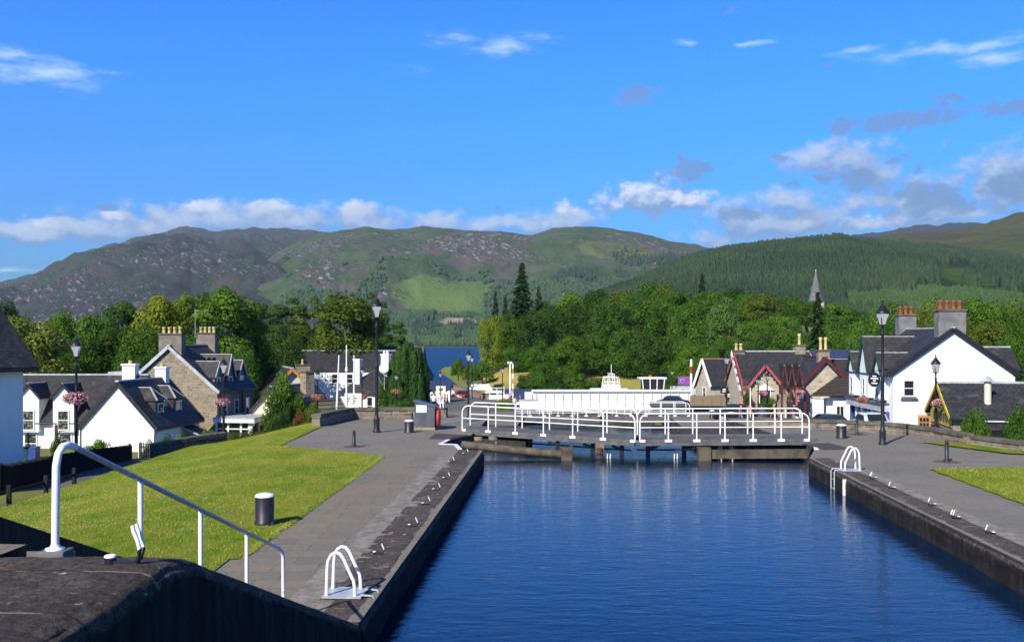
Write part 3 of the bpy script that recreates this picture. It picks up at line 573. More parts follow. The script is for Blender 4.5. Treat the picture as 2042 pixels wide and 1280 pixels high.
# ---- upper lock side: platform, ramped parapets, steps (foreground)
ZU = 2.58
def XU(y): return -2.29+.040*(y-15.4)
def ztop(y): return np.where(y < 7.75, ZU, np.where(y < 8.35, ZU-.357*(y-7.75)**2/1.2, np.maximum(ZU-.107-.357*(y-8.35), -.02)))
ys = np.concatenate([np.linspace(.3, 15.6, 620)])
upr = [(1.55-k*.075, .003) for k in range(16)]+[(.20-.20*math.sin(a), -.20+.20*math.cos(a)-.002) for a in np.linspace(.25, math.pi/2, 16)]+[(0, z) for z in np.linspace(-.4, -3.4, 24)]+[(0, -5.5)]
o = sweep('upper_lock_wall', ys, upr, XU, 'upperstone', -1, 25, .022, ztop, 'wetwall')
tag(o, 'dark stained stone wall ramping down from the upper lock in the foreground', 'lock wall')
b = MB()                                                             # joints and far end of the platform
pl = [(-16, .2), (XU(0)-1.52, .2), (XU(8.4)-1.52, 8.45), (-5.05, 8.55), (-16, 8.9)]
b.face(*[(x, y, ZU-.004) for x, y in pl]); b.face((XU(8.4)-1.52, 8.45, ZU-.004), (XU(8.4)-1.52, 8.45, 0), (-5.05, 8.55, 0), (-5.05, 8.55, ZU-.004)); b.face((-5.05, 8.55, ZU-.004), (-5.05, 8.55, 0), (-16, 8.9, 0), (-16, 8.9, ZU-.004))
b.build('upper_quay', 'paving')['kind'] = 'structure'
b = MB()
for i in range(14): y0 = 8.5+i*.5; z1 = ZU-.18*(i+1); b.box(-5.05, XU(10)-1.42, y0, y0+.52, -.4, z1)
struct(b.build('steps', 'quay'))
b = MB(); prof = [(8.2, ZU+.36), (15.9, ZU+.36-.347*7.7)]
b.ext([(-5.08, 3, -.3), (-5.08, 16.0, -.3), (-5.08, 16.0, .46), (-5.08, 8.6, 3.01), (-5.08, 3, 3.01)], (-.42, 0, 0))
tag(b.build('ramped_parapet', 'blackwood'), 'black streaked ramped parapet at the far side of the steps, behind the handrail', 'wall')  # stone wall face in shade; the black board colour paints that shade
M['crack'] = two('mossy_joint', (.03, .028, .02), (.20, .20, .10), 6., .95)
# ---- near handrail
hr_ = thing('handrail', 'white sloping handrail with five posts and worn grey top beside the lock steps', 'handrail', (-3.66, 8.13, ZU))
def L_(v): return Vector(v)-Vector((-3.66, 8.13, ZU))
A = W(120, 1090, 8.13); pts = [W(120, 1085, 8.13), W(111, 1000, 8.13), W(111, 935, 8.13), W(114, 908, 8.14), W(122, 893, 8.17), W(135, 887, 8.25), W(150, 890, 8.38), W(280, 958, 9.75)]
p4 = W(492, 1063, 13.35); p5 = W(545, 1085, 15.0)
pts = [W(110, 1092, 8.13), W(111, 1000, 8.13), W(112, 930, 8.13), W(116, 905, 8.15), W(124, 892, 8.2), W(137, 887, 8.3), W(150, 891, 8.42)]
top = [W(150, 891, 8.42), W(280, 956, 9.75), W(400, 1016, 11.5), W(492, 1062, 13.35), W(541, 1085, 14.9)]
end = [W(541, 1085, 14.9), W(556, 1092.5, 15.15), W(562, 1099, 15.25), W(564.5, 1110, 15.3), W(565, 1190, 15.3)]
MB().tube([L_(p) for p in pts], .031, 12).build('post', 'railpaint', hr_)
MB().tube([L_(p) for p in top], .026, 12).build('rail', 'railtop', hr_)
MB().tube([L_(p) for p in end], .028, 12).build('post', 'railpaint', hr_)
for px, py, Yp in ((280, 960, 9.75), (400, 1020, 11.5), (492, 1066, 13.35)):
    a = W(px, py, Yp); MB().tube([L_(a), L_((a.x, a.y, float(ztop(Yp))-.05))], .026, 12).build('post', 'railpaint', hr_)
a = W(110, 1092, 8.13)
fl = MB(); fl.lathe([(.075, 0), (.075, .015), (.042, .02), (.036, .04)], 14, L_((a.x, a.y, ZU+.018))); fl.build('base_flange', 'railpaint', hr_)
MB().box(a.x+3.66-.10, a.x+3.66+.11, -.10, .11, -.22, .02).build('base_block', 'cement', hr_, .01)
# ---- mooring hooks
def make_hook(two_):
    r = thing('mooring_hook', 'x', 'mooring hook')
    b = MB(); b.box(-.22, .16, -.05, .05, .0, .035); b.lathe([(.075, 0), (.075, .06)], 12, (-.2, 0, 0)); b.build('base_bar', 'black', r)
    MB().lathe([(.078, 0), (.078, .012), (.06, .018)], 14, (-.2, 0, .06)).build('base_cap', 'whitepaint', r)
    for k in range(2 if two_ else 1):
        s = .07 if k else -.07; s = s if two_ else .03
        h = MB().tube([(.12, s*.3, .02), (.18, s*.6, .06), (.2, s, .13)], .024, 8).build('hook', 'black', r)
        MB().tube([(.2, s, .13), (.17, s, .20), (.12, s, .27), (.105, s*.95, .31)], .026, 8).build('hook_tip', 'whitepaint', h)
    return r
h1, h2 = make_hook(False), make_hook(True)
M['ruststain'] = two('rust_stain_on_stone', (.16, .075, .04), (.10, .06, .045), 9., .95)
ordn = ['first', 'second', 'third', 'fourth', 'fifth', 'sixth', 'seventh']
for i, (px, py) in enumerate([(766, 1105), (833, 1050), (858, 1006), (878, 978), (897, 955), (906, 923), (934, 906)]):
    p = G(px, py); place(h2 if i in (5,) else h1, USED, (p.x-.1, p.y, .012), R(-8+9*(i % 3)), ordn[i]+' white tipped mooring hook from the near ladder along the left coping', 'mooring hooks along the left lock coping', (.47, .58, .66))
for i, (px, py) in enumerate([(1964, 1065), (1897, 1034), (1850, 1008), (1771, 975), (1735, 955)]):
    p = G(px, py); place(h2 if i in (1, 4) else h1, USED, (p.x+.1, p.y, .012), R(180+10*(i % 2)), ordn[i]+' mooring hook from the photo\'s right edge along the brown coping', 'mooring hooks along the right lock coping', (.47, .58, .66))
place(h2, USED, (-2.97, 7.72, ZU-.012), R(0), 'large double mooring hook with white disc at the foot of the second handrail post', None, (.6, .62, 1.))
# ---- ladder hoops
def make_ladder():
    r = thing('lock_ladder', 'x', 'ladder')
    for y in (-.24, .24):
        MB().tube([(-.27, y, 0), (-.255, y, .45), (-.24, y, .60), (-.19, y, .70), (-.12, y, .745), (-.05, y, .73), (.01, y, .66), (.13, y, .40), (.19, y, .28), (.205, y, .18), (.21, y, 0)], .03, 10).build('hoop', 'whitepaint', r)
    b = MB(); b.box(-.33, .33, -.34, .34, .004, .03); b.build('base_plate', 'galv', r)
    for k in range(6): MB().tube([(.52, -.2, -.3-.3*k), (.52, .2, -.3-.3*k)], .016, 6).build('rung', 'galv', r)
    for y in (-.2, .2): MB().tube([(.3, y, .03), (.5, y, .02), (.54, y, -.06), (.54, y, -2.)], .02, 6).build('stile', 'galv', r)
    return r
ld = make_ladder()
place(ld, USED, (XL(16.95)-.62, 16.95, .01), R(-3), 'white ladder hoops on a grey plate at the near left corner of the lock')
place(ld, USED, (XR(33.0)+.52, 33.0, .01), R(177), 'white ladder hoops on the brown right lock wall with a pale streak below')
place(ld, USED, (9.0, 42.35, -.75), R(95), 'white ladder hoops seen under the right gate walkway')
tag(MB().box(-.06, .06, -.03, .03, -1.2, 0).build('fender_strip', 'whitepaint'), 'pale vertical strip on the wet wall below the right hand ladder', 'fender').location = (XR(31.6)-.02, 31.6, -.1)
# ---- bollards, posts
def make_bollard():
    r = thing('mooring_bollard', 'x', 'bollard')
    MB().lathe([(.24, 0), (.24, .05), (.215, .08), (.215, .6), (.205, .64)], 22).build('body', 'black', r)
    MB().lathe([(.225, .632), (.228, .655), (.19, .69), (.10, .715), (.02, .72)], 22).build('cap', 'whitepaint', r); return r
bo = make_bollard()
p = G(528, 1044, .03); place(bo, USED, p, 0, 'black mooring bollard with white cap on the near lawn by the towpath')
p = G(816, 862); place(bo, USED, p, 0, 'black mooring bollard with white cap in front of the grey cabinet', None, (1, 1, .82))
p = G(1678, 873); place(bo, USED, p, 0, 'black mooring bollard with white cap by the right hand stone wall', None, (1, 1, .86))
p = G(1420, 834, -2.4); place(bo, USED, p, 0, 'small far mooring bollard behind the rails of the right gate walkway', None, (1, 1, 1))
def make_post():
    r = thing('iron_post', 'x', 'post'); MB().lathe([(.16, 0), (.15, .03), (.085, .08), (.075, .85), (.07, .9), (.03, .93)], 10).build('shaft', 'black', r)
    MB().lathe([(.55, .0), (.3, .006), (.1, .01)], 14).build('rusty_plate', 'ruststain', r); return r
ip = make_post()
for px, py, l, s in ((706, 890, 'short black iron post on rust stained paving left of the left lamp post', .82), (1888, 920, 'short black iron post on rust stained paving at the right lawn corner', .85), (1709, 866, 'short black iron post beside the right hand bollard', .8), (822, 846, 'short black iron post behind the left bollard and beside the grey cabinet', .75)):
    place(ip, USED, G(px, py), 0, l, None, (s, s, s*(.86 if px < 1000 else .95)))
# ---- cabinet with lifebuoy
r = thing('equipment_cabinet', 'slate grey cabinet with sloping top and white notice on a stone plinth', 'cabinet', G(846, 857), R(-4))
b = MB(); b.ext([(-.46, -.02, .12), (.50, -.02, .12), (.50, -.02, 1.10), (-.46, -.02, 1.32)], (0, .8, 0)); b.build('body', 'grey', r)
b = MB(); b.ext([(-.52, -.08, 1.34), (.56, -.08, 1.09), (.56, -.08, 1.14), (-.52, -.08, 1.40)], (0, .92, 0)); b.build('lid', plain('blue_grey_lid', (.07, .11, .17), .5), r)
MB().box(-.5, .52, -.06, .82, 0, .12).build('plinth', 'rubble', r)
n = MB().box(-.38, .12, -.045, -.021, .83, 1.18).build('notice', 'whitepaint', r)
b = MB()
for k in range(6): b.box(-.33, .07-.05*(k % 3), -.05, -.0455, .88+.045*k, .888+.045*k)
b.build('lettering', 'lead', n)
lb = tag(MB().build('lifebuoy', 'red'), 'red lifebuoy housing on the right side of the grey cabinet', 'lifebuoy'); bpy.data.objects.remove(lb)
b = MB(); q = G(846, 857); b.tube([(q.x+.66, q.y+.30+.36*math.cos(a), .55+.40*math.sin(a)) for a in np.linspace(0, 2*math.pi, 25)], .085, 8, cap=False); b.lathe([(.30, 0), (.30, .04)], 16)
vs = len(b.v)
for i in range(vs-32, vs): x, y, z = b.v[i]; b.v[i] = (q.x+.56+z, q.y+.30+x, .55+y*1.1)
for i in range(vs-64, vs-32): x, y, z = b.v[i]; b.v[i] = (q.x+.56+z, q.y+.30+x, .55+y*1.1)
tag(b.build('lifebuoy', 'red'), 'red lifebuoy hung on the right side of the grey cabinet', 'lifebuoy')
# ---- lock gate walkways
def railing(parent, A, B_, h, n, mat='whitepaint', r=.032, foot=True, mid=.5, curve=.35, mids=1):
    A, B_ = Vector(A), Vector(B_); d = (B_-A); L = d.length; d.normalize(); up = Vector((0, 0, 1)); cv = curve
    pts = [A, A+up*(h-cv)]+[A+up*(h-cv+cv*math.sin(a))+d*(cv-cv*math.cos(a)) for a in (.4, .8, 1.2, 1.57)]
    pts += [A+up*h+d*(L*k/8) for k in range(1, 8)]
    pts += [B_+up*(h-cv+cv*math.sin(a))-d*(cv-cv*math.cos(a)) for a in (1.57, 1.2, .8, .4)]+[B_+up*(h-cv), B_]
    MB().tube(pts, r, 8).build('handrail', mat, parent)
    for k in range(mids):
        z = h*mid*(k+1)/mids if mids > 1 else h*mid
        MB().tube([A+up*z, B_+up*z], r*.75, 8).build('mid_rail', mat, parent)
    for i in range(1, n):
        q = A+d*(L*i/n); p_ = MB().tube([q, q+up*h], r, 8).build('post', mat, parent)
        if foot: MB().bar(q-d*.15+up*.03, q+d*.15+up*.03, .06, .11).build('bracket', mat, p_)
    if foot:
        for q, s in ((A, 1), (B_, -1)): MB().bar(q+up*.03, q+d*.22*s+up*.03, .06, .11).build('bracket', mat, parent)
def walkway(label, f0, f1, r0, r1, zd, nf, nr, group):
    o = Vector(((f0[0]+f1[0])/2, (f0[1]+f1[1])/2, zd)); t_ = thing('gate_walkway', label, 'lock gate', o, 0, group)
    l = lambda p, z=0: Vector((p[0]-o.x, p[1]-o.y, z))
    b = MB(); b.ext([l(f0), l(f1), l(r1), l(r0)], (0, 0, -.10)); b.build('deck', 'deck', t_)
    b = MB(); b.bar(l(f0, -.17), l(f1, -.17), .12, .13); b.bar(l(r0, -.17), l(r1, -.17), .12, .13); b.build('edge_beam', 'deck', t_)
    ft = lambda p, q, s, dd: (Vector((p[0], p[1], 0))+(Vector((q[0], q[1], 0))-Vector((p[0], p[1], 0)))*s)+Vector(dd)
    railing(t_, l(f0)+Vector((0, -.05, -.06)), l(f1)+Vector((0, -.05, -.06)), 1.16, nf)
    railing(t_, l(r0)+Vector((0, .05, -.02)), l(r1)+Vector((0, .05, -.02)), 1.14, nr, foot=False)
    return t_, o
f0, f1 = W(922, 855, 46.9), W(1266, 878, 41.6); r0, r1 = W(950, 850, 48.9), W(1260, 866.5, 44.1)
gl, og = walkway('left gate walkway over the near lock, its white rails dipping towards the middle', f0[:2], f1[:2], (r0.x-.3, r0.y), (r1.x+.25, r1.y), .12, 6, 6, 'walkways on the near lock gates')
f2, f3 = W(1276, 878, 41.7), W(1606, 876, 42.1); r2, r3 = W(1272, 866, 44.3), W(1578, 864.6, 44.6)
gr, og2 = walkway('right gate walkway over the near lock, level white rails ending at the right quay', f2[:2], (f3.x+.15, f3.y), r2[:2], (r3.x+.5, r3.y), .12, 6, 6, 'walkways on the near lock gates')
def strut(par, o, px, Y_, side, wd=.17, ztop_=-.2, zb=-1.6):
    p = Vector(W(px, 900, Y_)); x = p.x-o.x; y = Y_-o.y
    b = MB(); b.box(x-wd/2, x+wd/2, y-wd/2, y+wd/2, zb-o.z, ztop_-o.z+.05)
    b.bar((x+side*.05, y, -.62-o.z+.3), (x+side*.42, y, ztop_-o.z+.0), .10, .12, (0, 1, 0)); b.box(x-.12+side*.2, x+.12+side*.4, y-.08, y+.08, ztop_-o.z-.02, ztop_-o.z+.05)
    b.build('strut', 'black', par)
for px, Y_, s in ((1112, 44.0, -1), (1182, 43.2, -1), (1240, 42.4, -1)): strut(gl, og, px, Y_, s)
for px, Y_, s in ((1292, 42.4, 1), (1364, 42.6, 1), (1428, 42.7, 1), (1478, 42.9, 1)): strut(gr, og2, px, Y_, s)
for par, o, q0, q1 in ((gl, og, r0, r1), (gr, og2, r2, r3)):
    b = MB(); b.ext([(q0.x-o.x, q0.y-o.y+.1, -5), (q1.x-o.x, q1.y-o.y+.1, -5), (q1.x-o.x, q1.y-o.y+.1, WZ+.02-o.z), (q0.x-o.x, q0.y-o.y+.1, WZ+.02-o.z)], (0, .4, 0)); b.build('gate_leaf', 'wetwood', par)
for sgn, par, o, px in ((-1, gl, og, 1213), (1, gr, og2, 1346)):
    b = MB(); x = W(px, 900, 41.6).x-o.x; y = 41.4-o.y
    for dx in (-.05, .07): b.tube([(x+dx-sgn*.9*-1*0+sgn*.7, y, -.36), (x+dx+sgn*.15, y, -.36), (x+dx+sgn*.02, y, -.42), (x+dx, y, -.55), (x+dx, y, -1.2)], .018, 6)
    b.build('ladder_stile', 'black', par)
    b = MB()
    for dx in (-.05, .07): b.tube([(x+dx, y-.005, -.52), (x+dx-.01, y-.005, -.72)], .026, 6)
    b.build('ladder_grip', 'whitepaint', par)
r = thing('fender_beam', 'long round brown timber fender beam under the left gate walkway', 'fender', (0, 41.0, -.28))
MB().tube([(-2.1, 1.6, .12), (0, .6, .0), (2.05, -.15, -.1)], .17, 12).build('beam', 'wetwood', r)
b = MB(); b.box(2.0, 2.45, -.35, .1, -.36, .2); b.box(2.38, 2.44, -.4, .15, -.42, .26); b.build('end_block', 'wetwood', r)
r = thing('fender_beam', 'squared timber fender beam under the right gate walkway by the black recess', 'fender', (9.8, 40.6, -.34))
MB().bar((-2.0, .2, -.02), (2.1, -.1, .04), .32, .34).build('beam', 'wetwood', r); MB().box(-2.25, -1.75, -.08, .42, -.3, .26).build('end_block', 'wetwood', r)
r = thing('rusty_winch_head', 'small rusty winch head standing in the water between the left gate struts', 'winch', (W(1196, 905, 41.8).x, 41.8, WZ-.05))
b = MB(); b.lathe([(.22, 0), (.14, .12), (.13, .42), (.08, .46)], 10); b.build('drum', 'rustyiron', r); MB().box(-.17, .17, -.03, .03, .3, .62).build('plate', 'timber', r)
# white painted recess edges, brown cover plates, recess fittings
def edge(pl, w_): 
    b = MB()
    for (x0, y0), (x1, y1) in zip(pl[:-1], pl[1:]): b.bar((x0, y0, .008), (x1, y1, .008), w_, .02)
    return b
tag(edge([(-2.04, 39.35), (-2.33, 41.15), (-2.95, 41.25), (-2.72, 43.1)], .17).build('painted_edge', 'whitepaint'), 'white painted edge stones round the left gate recess', 'edging')
tag(edge([(12.35, 40.9), (11.9, 39.2)], .17).build('painted_edge', 'whitepaint'), 'white painted edge stone beside the right gate recess', 'edging')
for l, pl in (('flat brown steel plate covering the left gate recess', [(868, 864), (933, 867), (898, 874), (856, 874)]), ('flat brown steel plate covering the right gate recess', [(1598, 884), (1654, 883), (1694, 893.5), (1644, 895)])):
    tag(MB().ext([G(a, c, .03) for a, c in pl], (0, 0, -.028)).build('cover_plate', 'brownplate'), l, 'cover plate')
for x, y, c, l in ((-1.55, 45.6, 'gold', 'mossy tan stone pier inside the left gate recess'), (-.85, 45.9, 'cement', 'short pale concrete post inside the left gate recess'), (12.2, 43.6, 'cement', 'short pale concrete post inside the right gate recess')):
    tag(MB().lathe([(.24, -1.2), (.22, -.05), (.18, -.02)], 8, (x, y, -.1)).build('recess_post', 'timber' if c == 'gold' else 'cement'), l, 'post')
# ---- next lock's gates, further down
def far_walk(label, x0, x1, y, z, n):
    t_ = thing('gate_walkway', label, 'lock gate', ((x0+x1)/2, y, z)); h = (x1-x0)/2
    MB().box(-h, h, -.1, 1.7, -.55, 0).build('deck', 'deck', t_)
    railing(t_, (-h, -.12, 0), (h, -.12, 0), 1.15, n, r=.034, mids=2); railing(t_, (-h, 1.7, 0), (h, 1.7, 0), 1.15, n+1, foot=False, r=.034, mids=2)
    MB().box(-h, h, .6, 1.1, -4, -.9).build('gate_leaf', 'wetwood', t_)
far_walk('left gate walkway of the next lock down, in front of the swing bridge', .35, 7.6, 86.5, -2.3, 6); far_walk('right gate walkway of the next lock down, in front of the swing bridge', 7.75, 15.3, 86.5, -2.3, 6)
r = thing('quay_railing', 'short white railing with three bars on the far quay left of the swing bridge', 'railing', (1.9, 118, -4.5)); railing(r, (-1.6, 0, 0), (2.3, 0, 0), 1.2, 6, foot=False, mids=3, r=.03)
# ================================================================ houses
M['slategrey'] = two('grey_spire_slate', (.10, .10, .11), (.15, .15, .16), 1., .8)
M['brownharl'] = two('brown_harled_chimney', (.22, .19, .155), (.15, .13, .11), 1.5, .9, .3, 25, c3=(.09, .08, .07), s3=2.)
M['palegrey'] = plain('pale_grey_paint', (.55, .56, .58), .5)
def V3(*a): return Vector(a)
def window(par, o, u, n, w_, h_, bars=(1, 2), frame='whitepaint', sill='cement', glass='glass', name='window', margin=None):
    """o = centre of the opening on the wall face, u = along the wall, n = outward"""
    o, u, n = Vector(o), Vector(u).normalized(), Vector(n).normalized(); z = V3(0, 0, 1); t_ = .075
    b = MB()
    for s in (-1, 1):
        b.obox(o+u*s*(w_/2-t_/2)+n*.02, u, z, n, t_, h_-2*t_, .09); b.obox(o+z*s*(h_/2-t_/2)+n*.02, u, z, n, w_, t_, .09)
    for i in range(1, bars[0]): b.obox(o+u*(-w_/2+w_*i/bars[0])+n*.021, u, z, n, .045, h_-2*t_, .07)
    for i in range(1, bars[1]): b.obox(o+z*(-h_/2+h_*i/bars[1])+n*.022, u, z, n, w_-2*t_, .05, .065)
    f = b.build(name, frame, par)
    MB().obox(o+n*.005, u, z, n, w_-t_, h_-t_, .03).build('pane', glass, f)
    if sill: MB().obox(o-z*(h_/2+.05)+n*.06, u, z, n, w_+.2, .1, .16).build('sill', sill, f)
    if margin:
        b = MB()
        for s in (-1, 1): b.obox(o+u*s*(w_/2+.08)+n*.004, u, z, n, .16, h_, .03)
        b.obox(o+z*(h_/2+.09)+n*.004, u, z, n, w_+.32, .18, .03); b.build('surround', margin, f)
    return f
def roof_slabs(b, w_, y0, y1, he, hr, ov, th=.13, dz=0.):
    k = (hr-he)/(w_/2); e = w_/2+ov
    for s in (-1, 1): 
        p = [(0, y0, hr+dz), (s*e, y0, hr-k*e+dz), (s*e, y0, hr-k*e+dz+th), (0, y0, hr+dz+th*math.sqrt(1+k*k))]
        b.ext(p, (0, y1-y0, 0))
def house(name, label, loc, rz, w_, L, he, hr, wall='white', roof='slate', ov=.28, gov=.22, barge='black', ridge='lead', cat='house', base=1.2, group=None, bw=.22, gutters=True):
    h = thing(name, label, cat, loc, rz, group)
    b = MB(); b.ext([(-w_/2, 0, -base), (w_/2, 0, -base), (w_/2, 0, he), (0, 0, hr), (-w_/2, 0, he)], (0, L, 0)); b.build('wall', wall, h)
    b = MB(); roof_slabs(b, w_, -gov, L+gov, he, hr, ov, dz=.02); rf = b.build('roof', roof, h)
    if ridge: MB().box(-.13, .13, -gov-.02, L+gov+.02, hr+.12, hr+.23).build('ridge', ridge, rf)
    k = (hr-he)/(w_/2); e = w_/2+ov
    if barge:
        for y in (-gov-.03, L+gov+.03):
            for s in (-1, 1): MB().bar((0, y, hr+.04), (s*e, y, hr-k*e+.04), .06, bw, (0, 0, 1)).build('bargeboard', barge, h)
    if gutters:
        for s in (-1, 1): MB().tube([(s*(e+.05), -gov, hr-k*e-.0), (s*(e+.05), L+gov, hr-k*e-.0)], .06, 6).build('gutter', 'black', h)
    return h
def chimney(h, x, y, z0, z1, sx, sy, npots, mat='cement', pot='pot', along='x', ph=.45, cap='capstone'):
    c = MB().box(x-sx/2, x+sx/2, y-sy/2, y+sy/2, z0, z1).build('chimney', mat, h)
    MB().box(x-sx/2-.07, x+sx/2+.07, y-sy/2-.07, y+sy/2+.07, z1, z1+.14).build('coping', cap, c)
    for i in range(npots):
        f = (i+.5)/npots-.5; px, py = (x+f*(sx-.1), y) if along == 'x' else (x, y+f*(sy-.1))
        MB().lathe([(.15, 0), (.14, .05), (.12, ph*.75), (.15, ph*.8), (.15, ph), (.10, ph+.01)], 10, (px, py, z1+.13)).build('chimney_pot', pot, c)
    return c
def dormer(h, side, hw, he, hr, y, wd, zs, ze, zr, xo, wall='white', roof='slate', barge=None, win=(.75, 1.1, (1, 2)), hip=False, bmat='lead', clad=None, glass='curtain', finial=None):
    """side +-1; front face at x = side*xo; runs back to the main roof"""
    k = (hr-he)/(hw); zx = lambda z: max(.0, (hr-z)/k); s = side; xb = min(zx(zr)-.1, xo-.3)
    b = MB(); b.ext([(s*xo, y-wd/2, zs), (s*xo, y+wd/2, zs), (s*xo, y+wd/2, ze), (s*xo, y, zr if not hip else ze), (s*xo, y-wd/2, ze)] if not hip else [(s*xo, y-wd/2, zs), (s*xo, y+wd/2, zs), (s*xo, y+wd/2, ze), (s*xo, y-wd/2, ze)], (-s*(xo-xb), 0, 0)); d = b.build('dormer', wall, h)
    if clad:
        for q in (-1, 1): MB().box(min(s*xo, s*xb)+.05, max(s*xo, s*xb)-.05, y+q*(wd/2+.012)-.012, y+q*(wd/2+.012)+.012, zs-.2, ze).build('cheek', clad, d)
    b = MB(); o_ = .14; kk = (zr-ze)/(wd/2); xf = xo+.16; th = .09
    if hip:
        A = V3(s*(xo-.75), y, zr+th); B_ = V3(s*xb*.6, y, zr+th)
        for q in (-1, 1):
            e0 = V3(s*xf, y+q*(wd/2+o_), ze); e1 = V3(s*xb*.6, y+q*(wd/2+o_), ze)
            b.add([A, B_, e1, e0], [(0, 1, 2, 3) if q*s > 0 else (3, 2, 1, 0)])
        b.add([A, V3(s*xf, y-wd/2-o_, ze), V3(s*xf, y+wd/2+o_, ze)], [(0, 1, 2) if s > 0 else (2, 1, 0)])
        b.add([V3(s*xf, y-wd/2-o_, ze), V3(s*xf, y+wd/2+o_, ze), V3(s*xb*.6, y+wd/2+o_, ze), V3(s*xb*.6, y-wd/2-o_, ze)], [(3, 2, 1, 0)])
        rf = b.build('dormer_roof', roof, d)
        b = MB(); b.bar(A, B_, .12, .06); b.bar(A, V3(s*xf, y-wd/2-o_, ze+.04), .10, .06); b.bar(A, V3(s*xf, y+wd/2+o_, ze+.04), .10, .06); b.build('hip_flashing', bmat, d)
    else:
        for q in (-1, 1):
            e = wd/2+o_
            b.ext([(s*xf, y, zr+.02), (s*xf, y+q*e, zr-kk*e+.02), (s*xf, y+q*e, zr-kk*e+.02+th), (s*xf, y, zr+.02+th*1.4)], (-s*(xf-xb*.55), 0, 0))
        b.build('dormer_roof', roof, d)
        b = MB(); b.bar((s*xf, y, zr+.13), (s*xb*.6, y, zr+.13), .12, .06)
        xe = max(zx(zr-kk*(wd/2+o_))-.03, .05)
        b.build('dormer_ridge', bmat, d)
        b = MB()
        for q in (-1, 1): b.bar((s*(xf+.02), y, zr+.07), (s*(xf+.02), y+q*(wd/2+o_), zr-kk*(wd/2+o_)+.07), .05, .17)
        b.build('bargeboard', barge or bmat, d)
        if finial: MB().lathe([(.05, 0), (.03, .4), (.07, .5), (.015, .6), (.01, 1.3)], 6, (s*(xf+.02), y, zr+.05)).build('finial', finial, d)
    if win: window(d, (s*xo, y, zs+.12+win[1]/2), (0, s, 0), (s, 0, 0), win[0], win[1], win[2], glass=glass, sill=None, name='dormer_window')
    return d
def pipe(h, pts, r=.045): MB().tube(pts, r, 6).build('downpipe', 'black', h)
def skyline(): pass
# ---- L1 white house in shade at the left edge
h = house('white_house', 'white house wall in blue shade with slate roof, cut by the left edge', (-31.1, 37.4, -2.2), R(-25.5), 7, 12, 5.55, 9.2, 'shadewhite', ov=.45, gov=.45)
window(h, (3.5, 2.2, 4.), (0, 1, 0), (1, 0, 0), 1., 1.3)
# ---- L2 white cottage: main range and cross wing
h = house('white_cottage', 'long white cottage with gabled dormers and a big blank white cross gable', (-38.4, 75.4, -4.2), R(-90), 5.8, 11., 2.75, 5.7, gov=.1)
for px in (63, 132):
    y = (W(px, 0, 72.6).x+38.4)
    dormer(h, 1, 2.9, 2.75, 5.7, y, 1.5, 1.85, 4.35, 5.2, 3.25, barge='black', win=(.85, 1.45, (1, 2)))
    window(h, (2.9, y+.0, 1.0), (0, 1, 0), (1, 0, 0), .95, 1.5, (1, 2), glass='curtain')
pipe(h, [(3.05, 3.45, 2.6), (2.98, 3.45, 2.3), (2.96, 3.45, -1)]); pipe(h, [(3.05, 7.25, 2.6), (2.98, 7.25, 2.3), (2.96, 7.25, -1)])
chimney(h, .1, 9.75, 4.5, 6.55, .8, .95, 1, 'white', 'pot', 'y', .25, 'whitepaint')
g = MB(); w_, L, he, hr = 5.3, 8.0, 2.45, 5.4
g_loc = Vector((-27.75, 70.6, -4.2)); r = thing('white_cottage', 'white gabled cottage wing with two piended dormers on its slate roof', 'house', g_loc, R(-5)); bpy.data.objects.remove(r)
h2_ = house('white_cottage', 'white gabled cottage wing with slate clad piended dormers and a white chimney', g_loc, R(-5), w_, L, he, hr, gov=.12, bw=.3)
for y in (2.2, 5.3): dormer(h2_, 1, 2.65, he, hr, y, 1.35, 2.55, 4.1, 4.95, 2.1, wall='slate', clad='slate', hip=True, win=(.95, 1.25, (1, 2)), glass='glass')
window(h2_, (1.75, 3.8, 3.75), (0, 1, 0), (1, 0, 0), .4, .9, (1, 1), sill=None)
chimney(h2_, .0, 7.2, 4.6, 6.25, .85, .7, 1, 'white', 'pot', 'x', .25, 'whitepaint')
pipe(h2_, [(2.9, .05, 2.1), (2.7, -.05, 1.8), (2.7, -.05, -1)])
b = MB(); b.ext([(2.65, 4.6, 1.9), (4.3, 4.6, 1.2), (4.3, 4.6, 1.3), (2.65, 4.6, 2.0)], (0, 2.2, 0)); p_ = b.build('porch_roof', 'slate', h2_); b = MB(); b.bar((2.65, 4.55, 1.98), (4.32, 4.55, 1.28), .1, .1); b.build('flashing', 'lead', p_)
MB().box(2.66, 4.1, 4.75, 6.6, -1, 1.2).build('porch', 'white', h2_)
# ---- L3 stone house
h = house('stone_house', 'tall rubble stone house with two grey chimneys and three gabled dormers', (-28.55, 83.6, -4.5), R(-7), 8.3, 7.9, 4.6, 8.15, 'rubble', barge='lead', bw=.26)
chimney(h, .0, .5, 6.8, 9.2, 2.0, .8, 4, 'brownharl', 'pot', 'x', .5); chimney(h, .0, 7.5, 6.8, 9.3, 1.75, .8, 4, 'brownharl', 'pot', 'x', .5)
for y in (1.5, 4.0, 6.5): dormer(h, 1, 4.15, 4.6, 8.15, y, 1.5, 4.3, 5.75, 6.85 if y != 4.0 else 7.4, 3.6, wall='cement', barge='lead', win=(.8, 1.2, (1, 2)))
for y in (1.5, 4., 6.5): window(h, (4.15, y, 2.9), (0, 1, 0), (1, 0, 0), .9, 1.5)
pipe(h, [(4.25, .4, 4.3), (4.22, .4, -1)]); pipe(h, [(4.25, 5.2, 4.3), (4.22, 5.2, -1)])
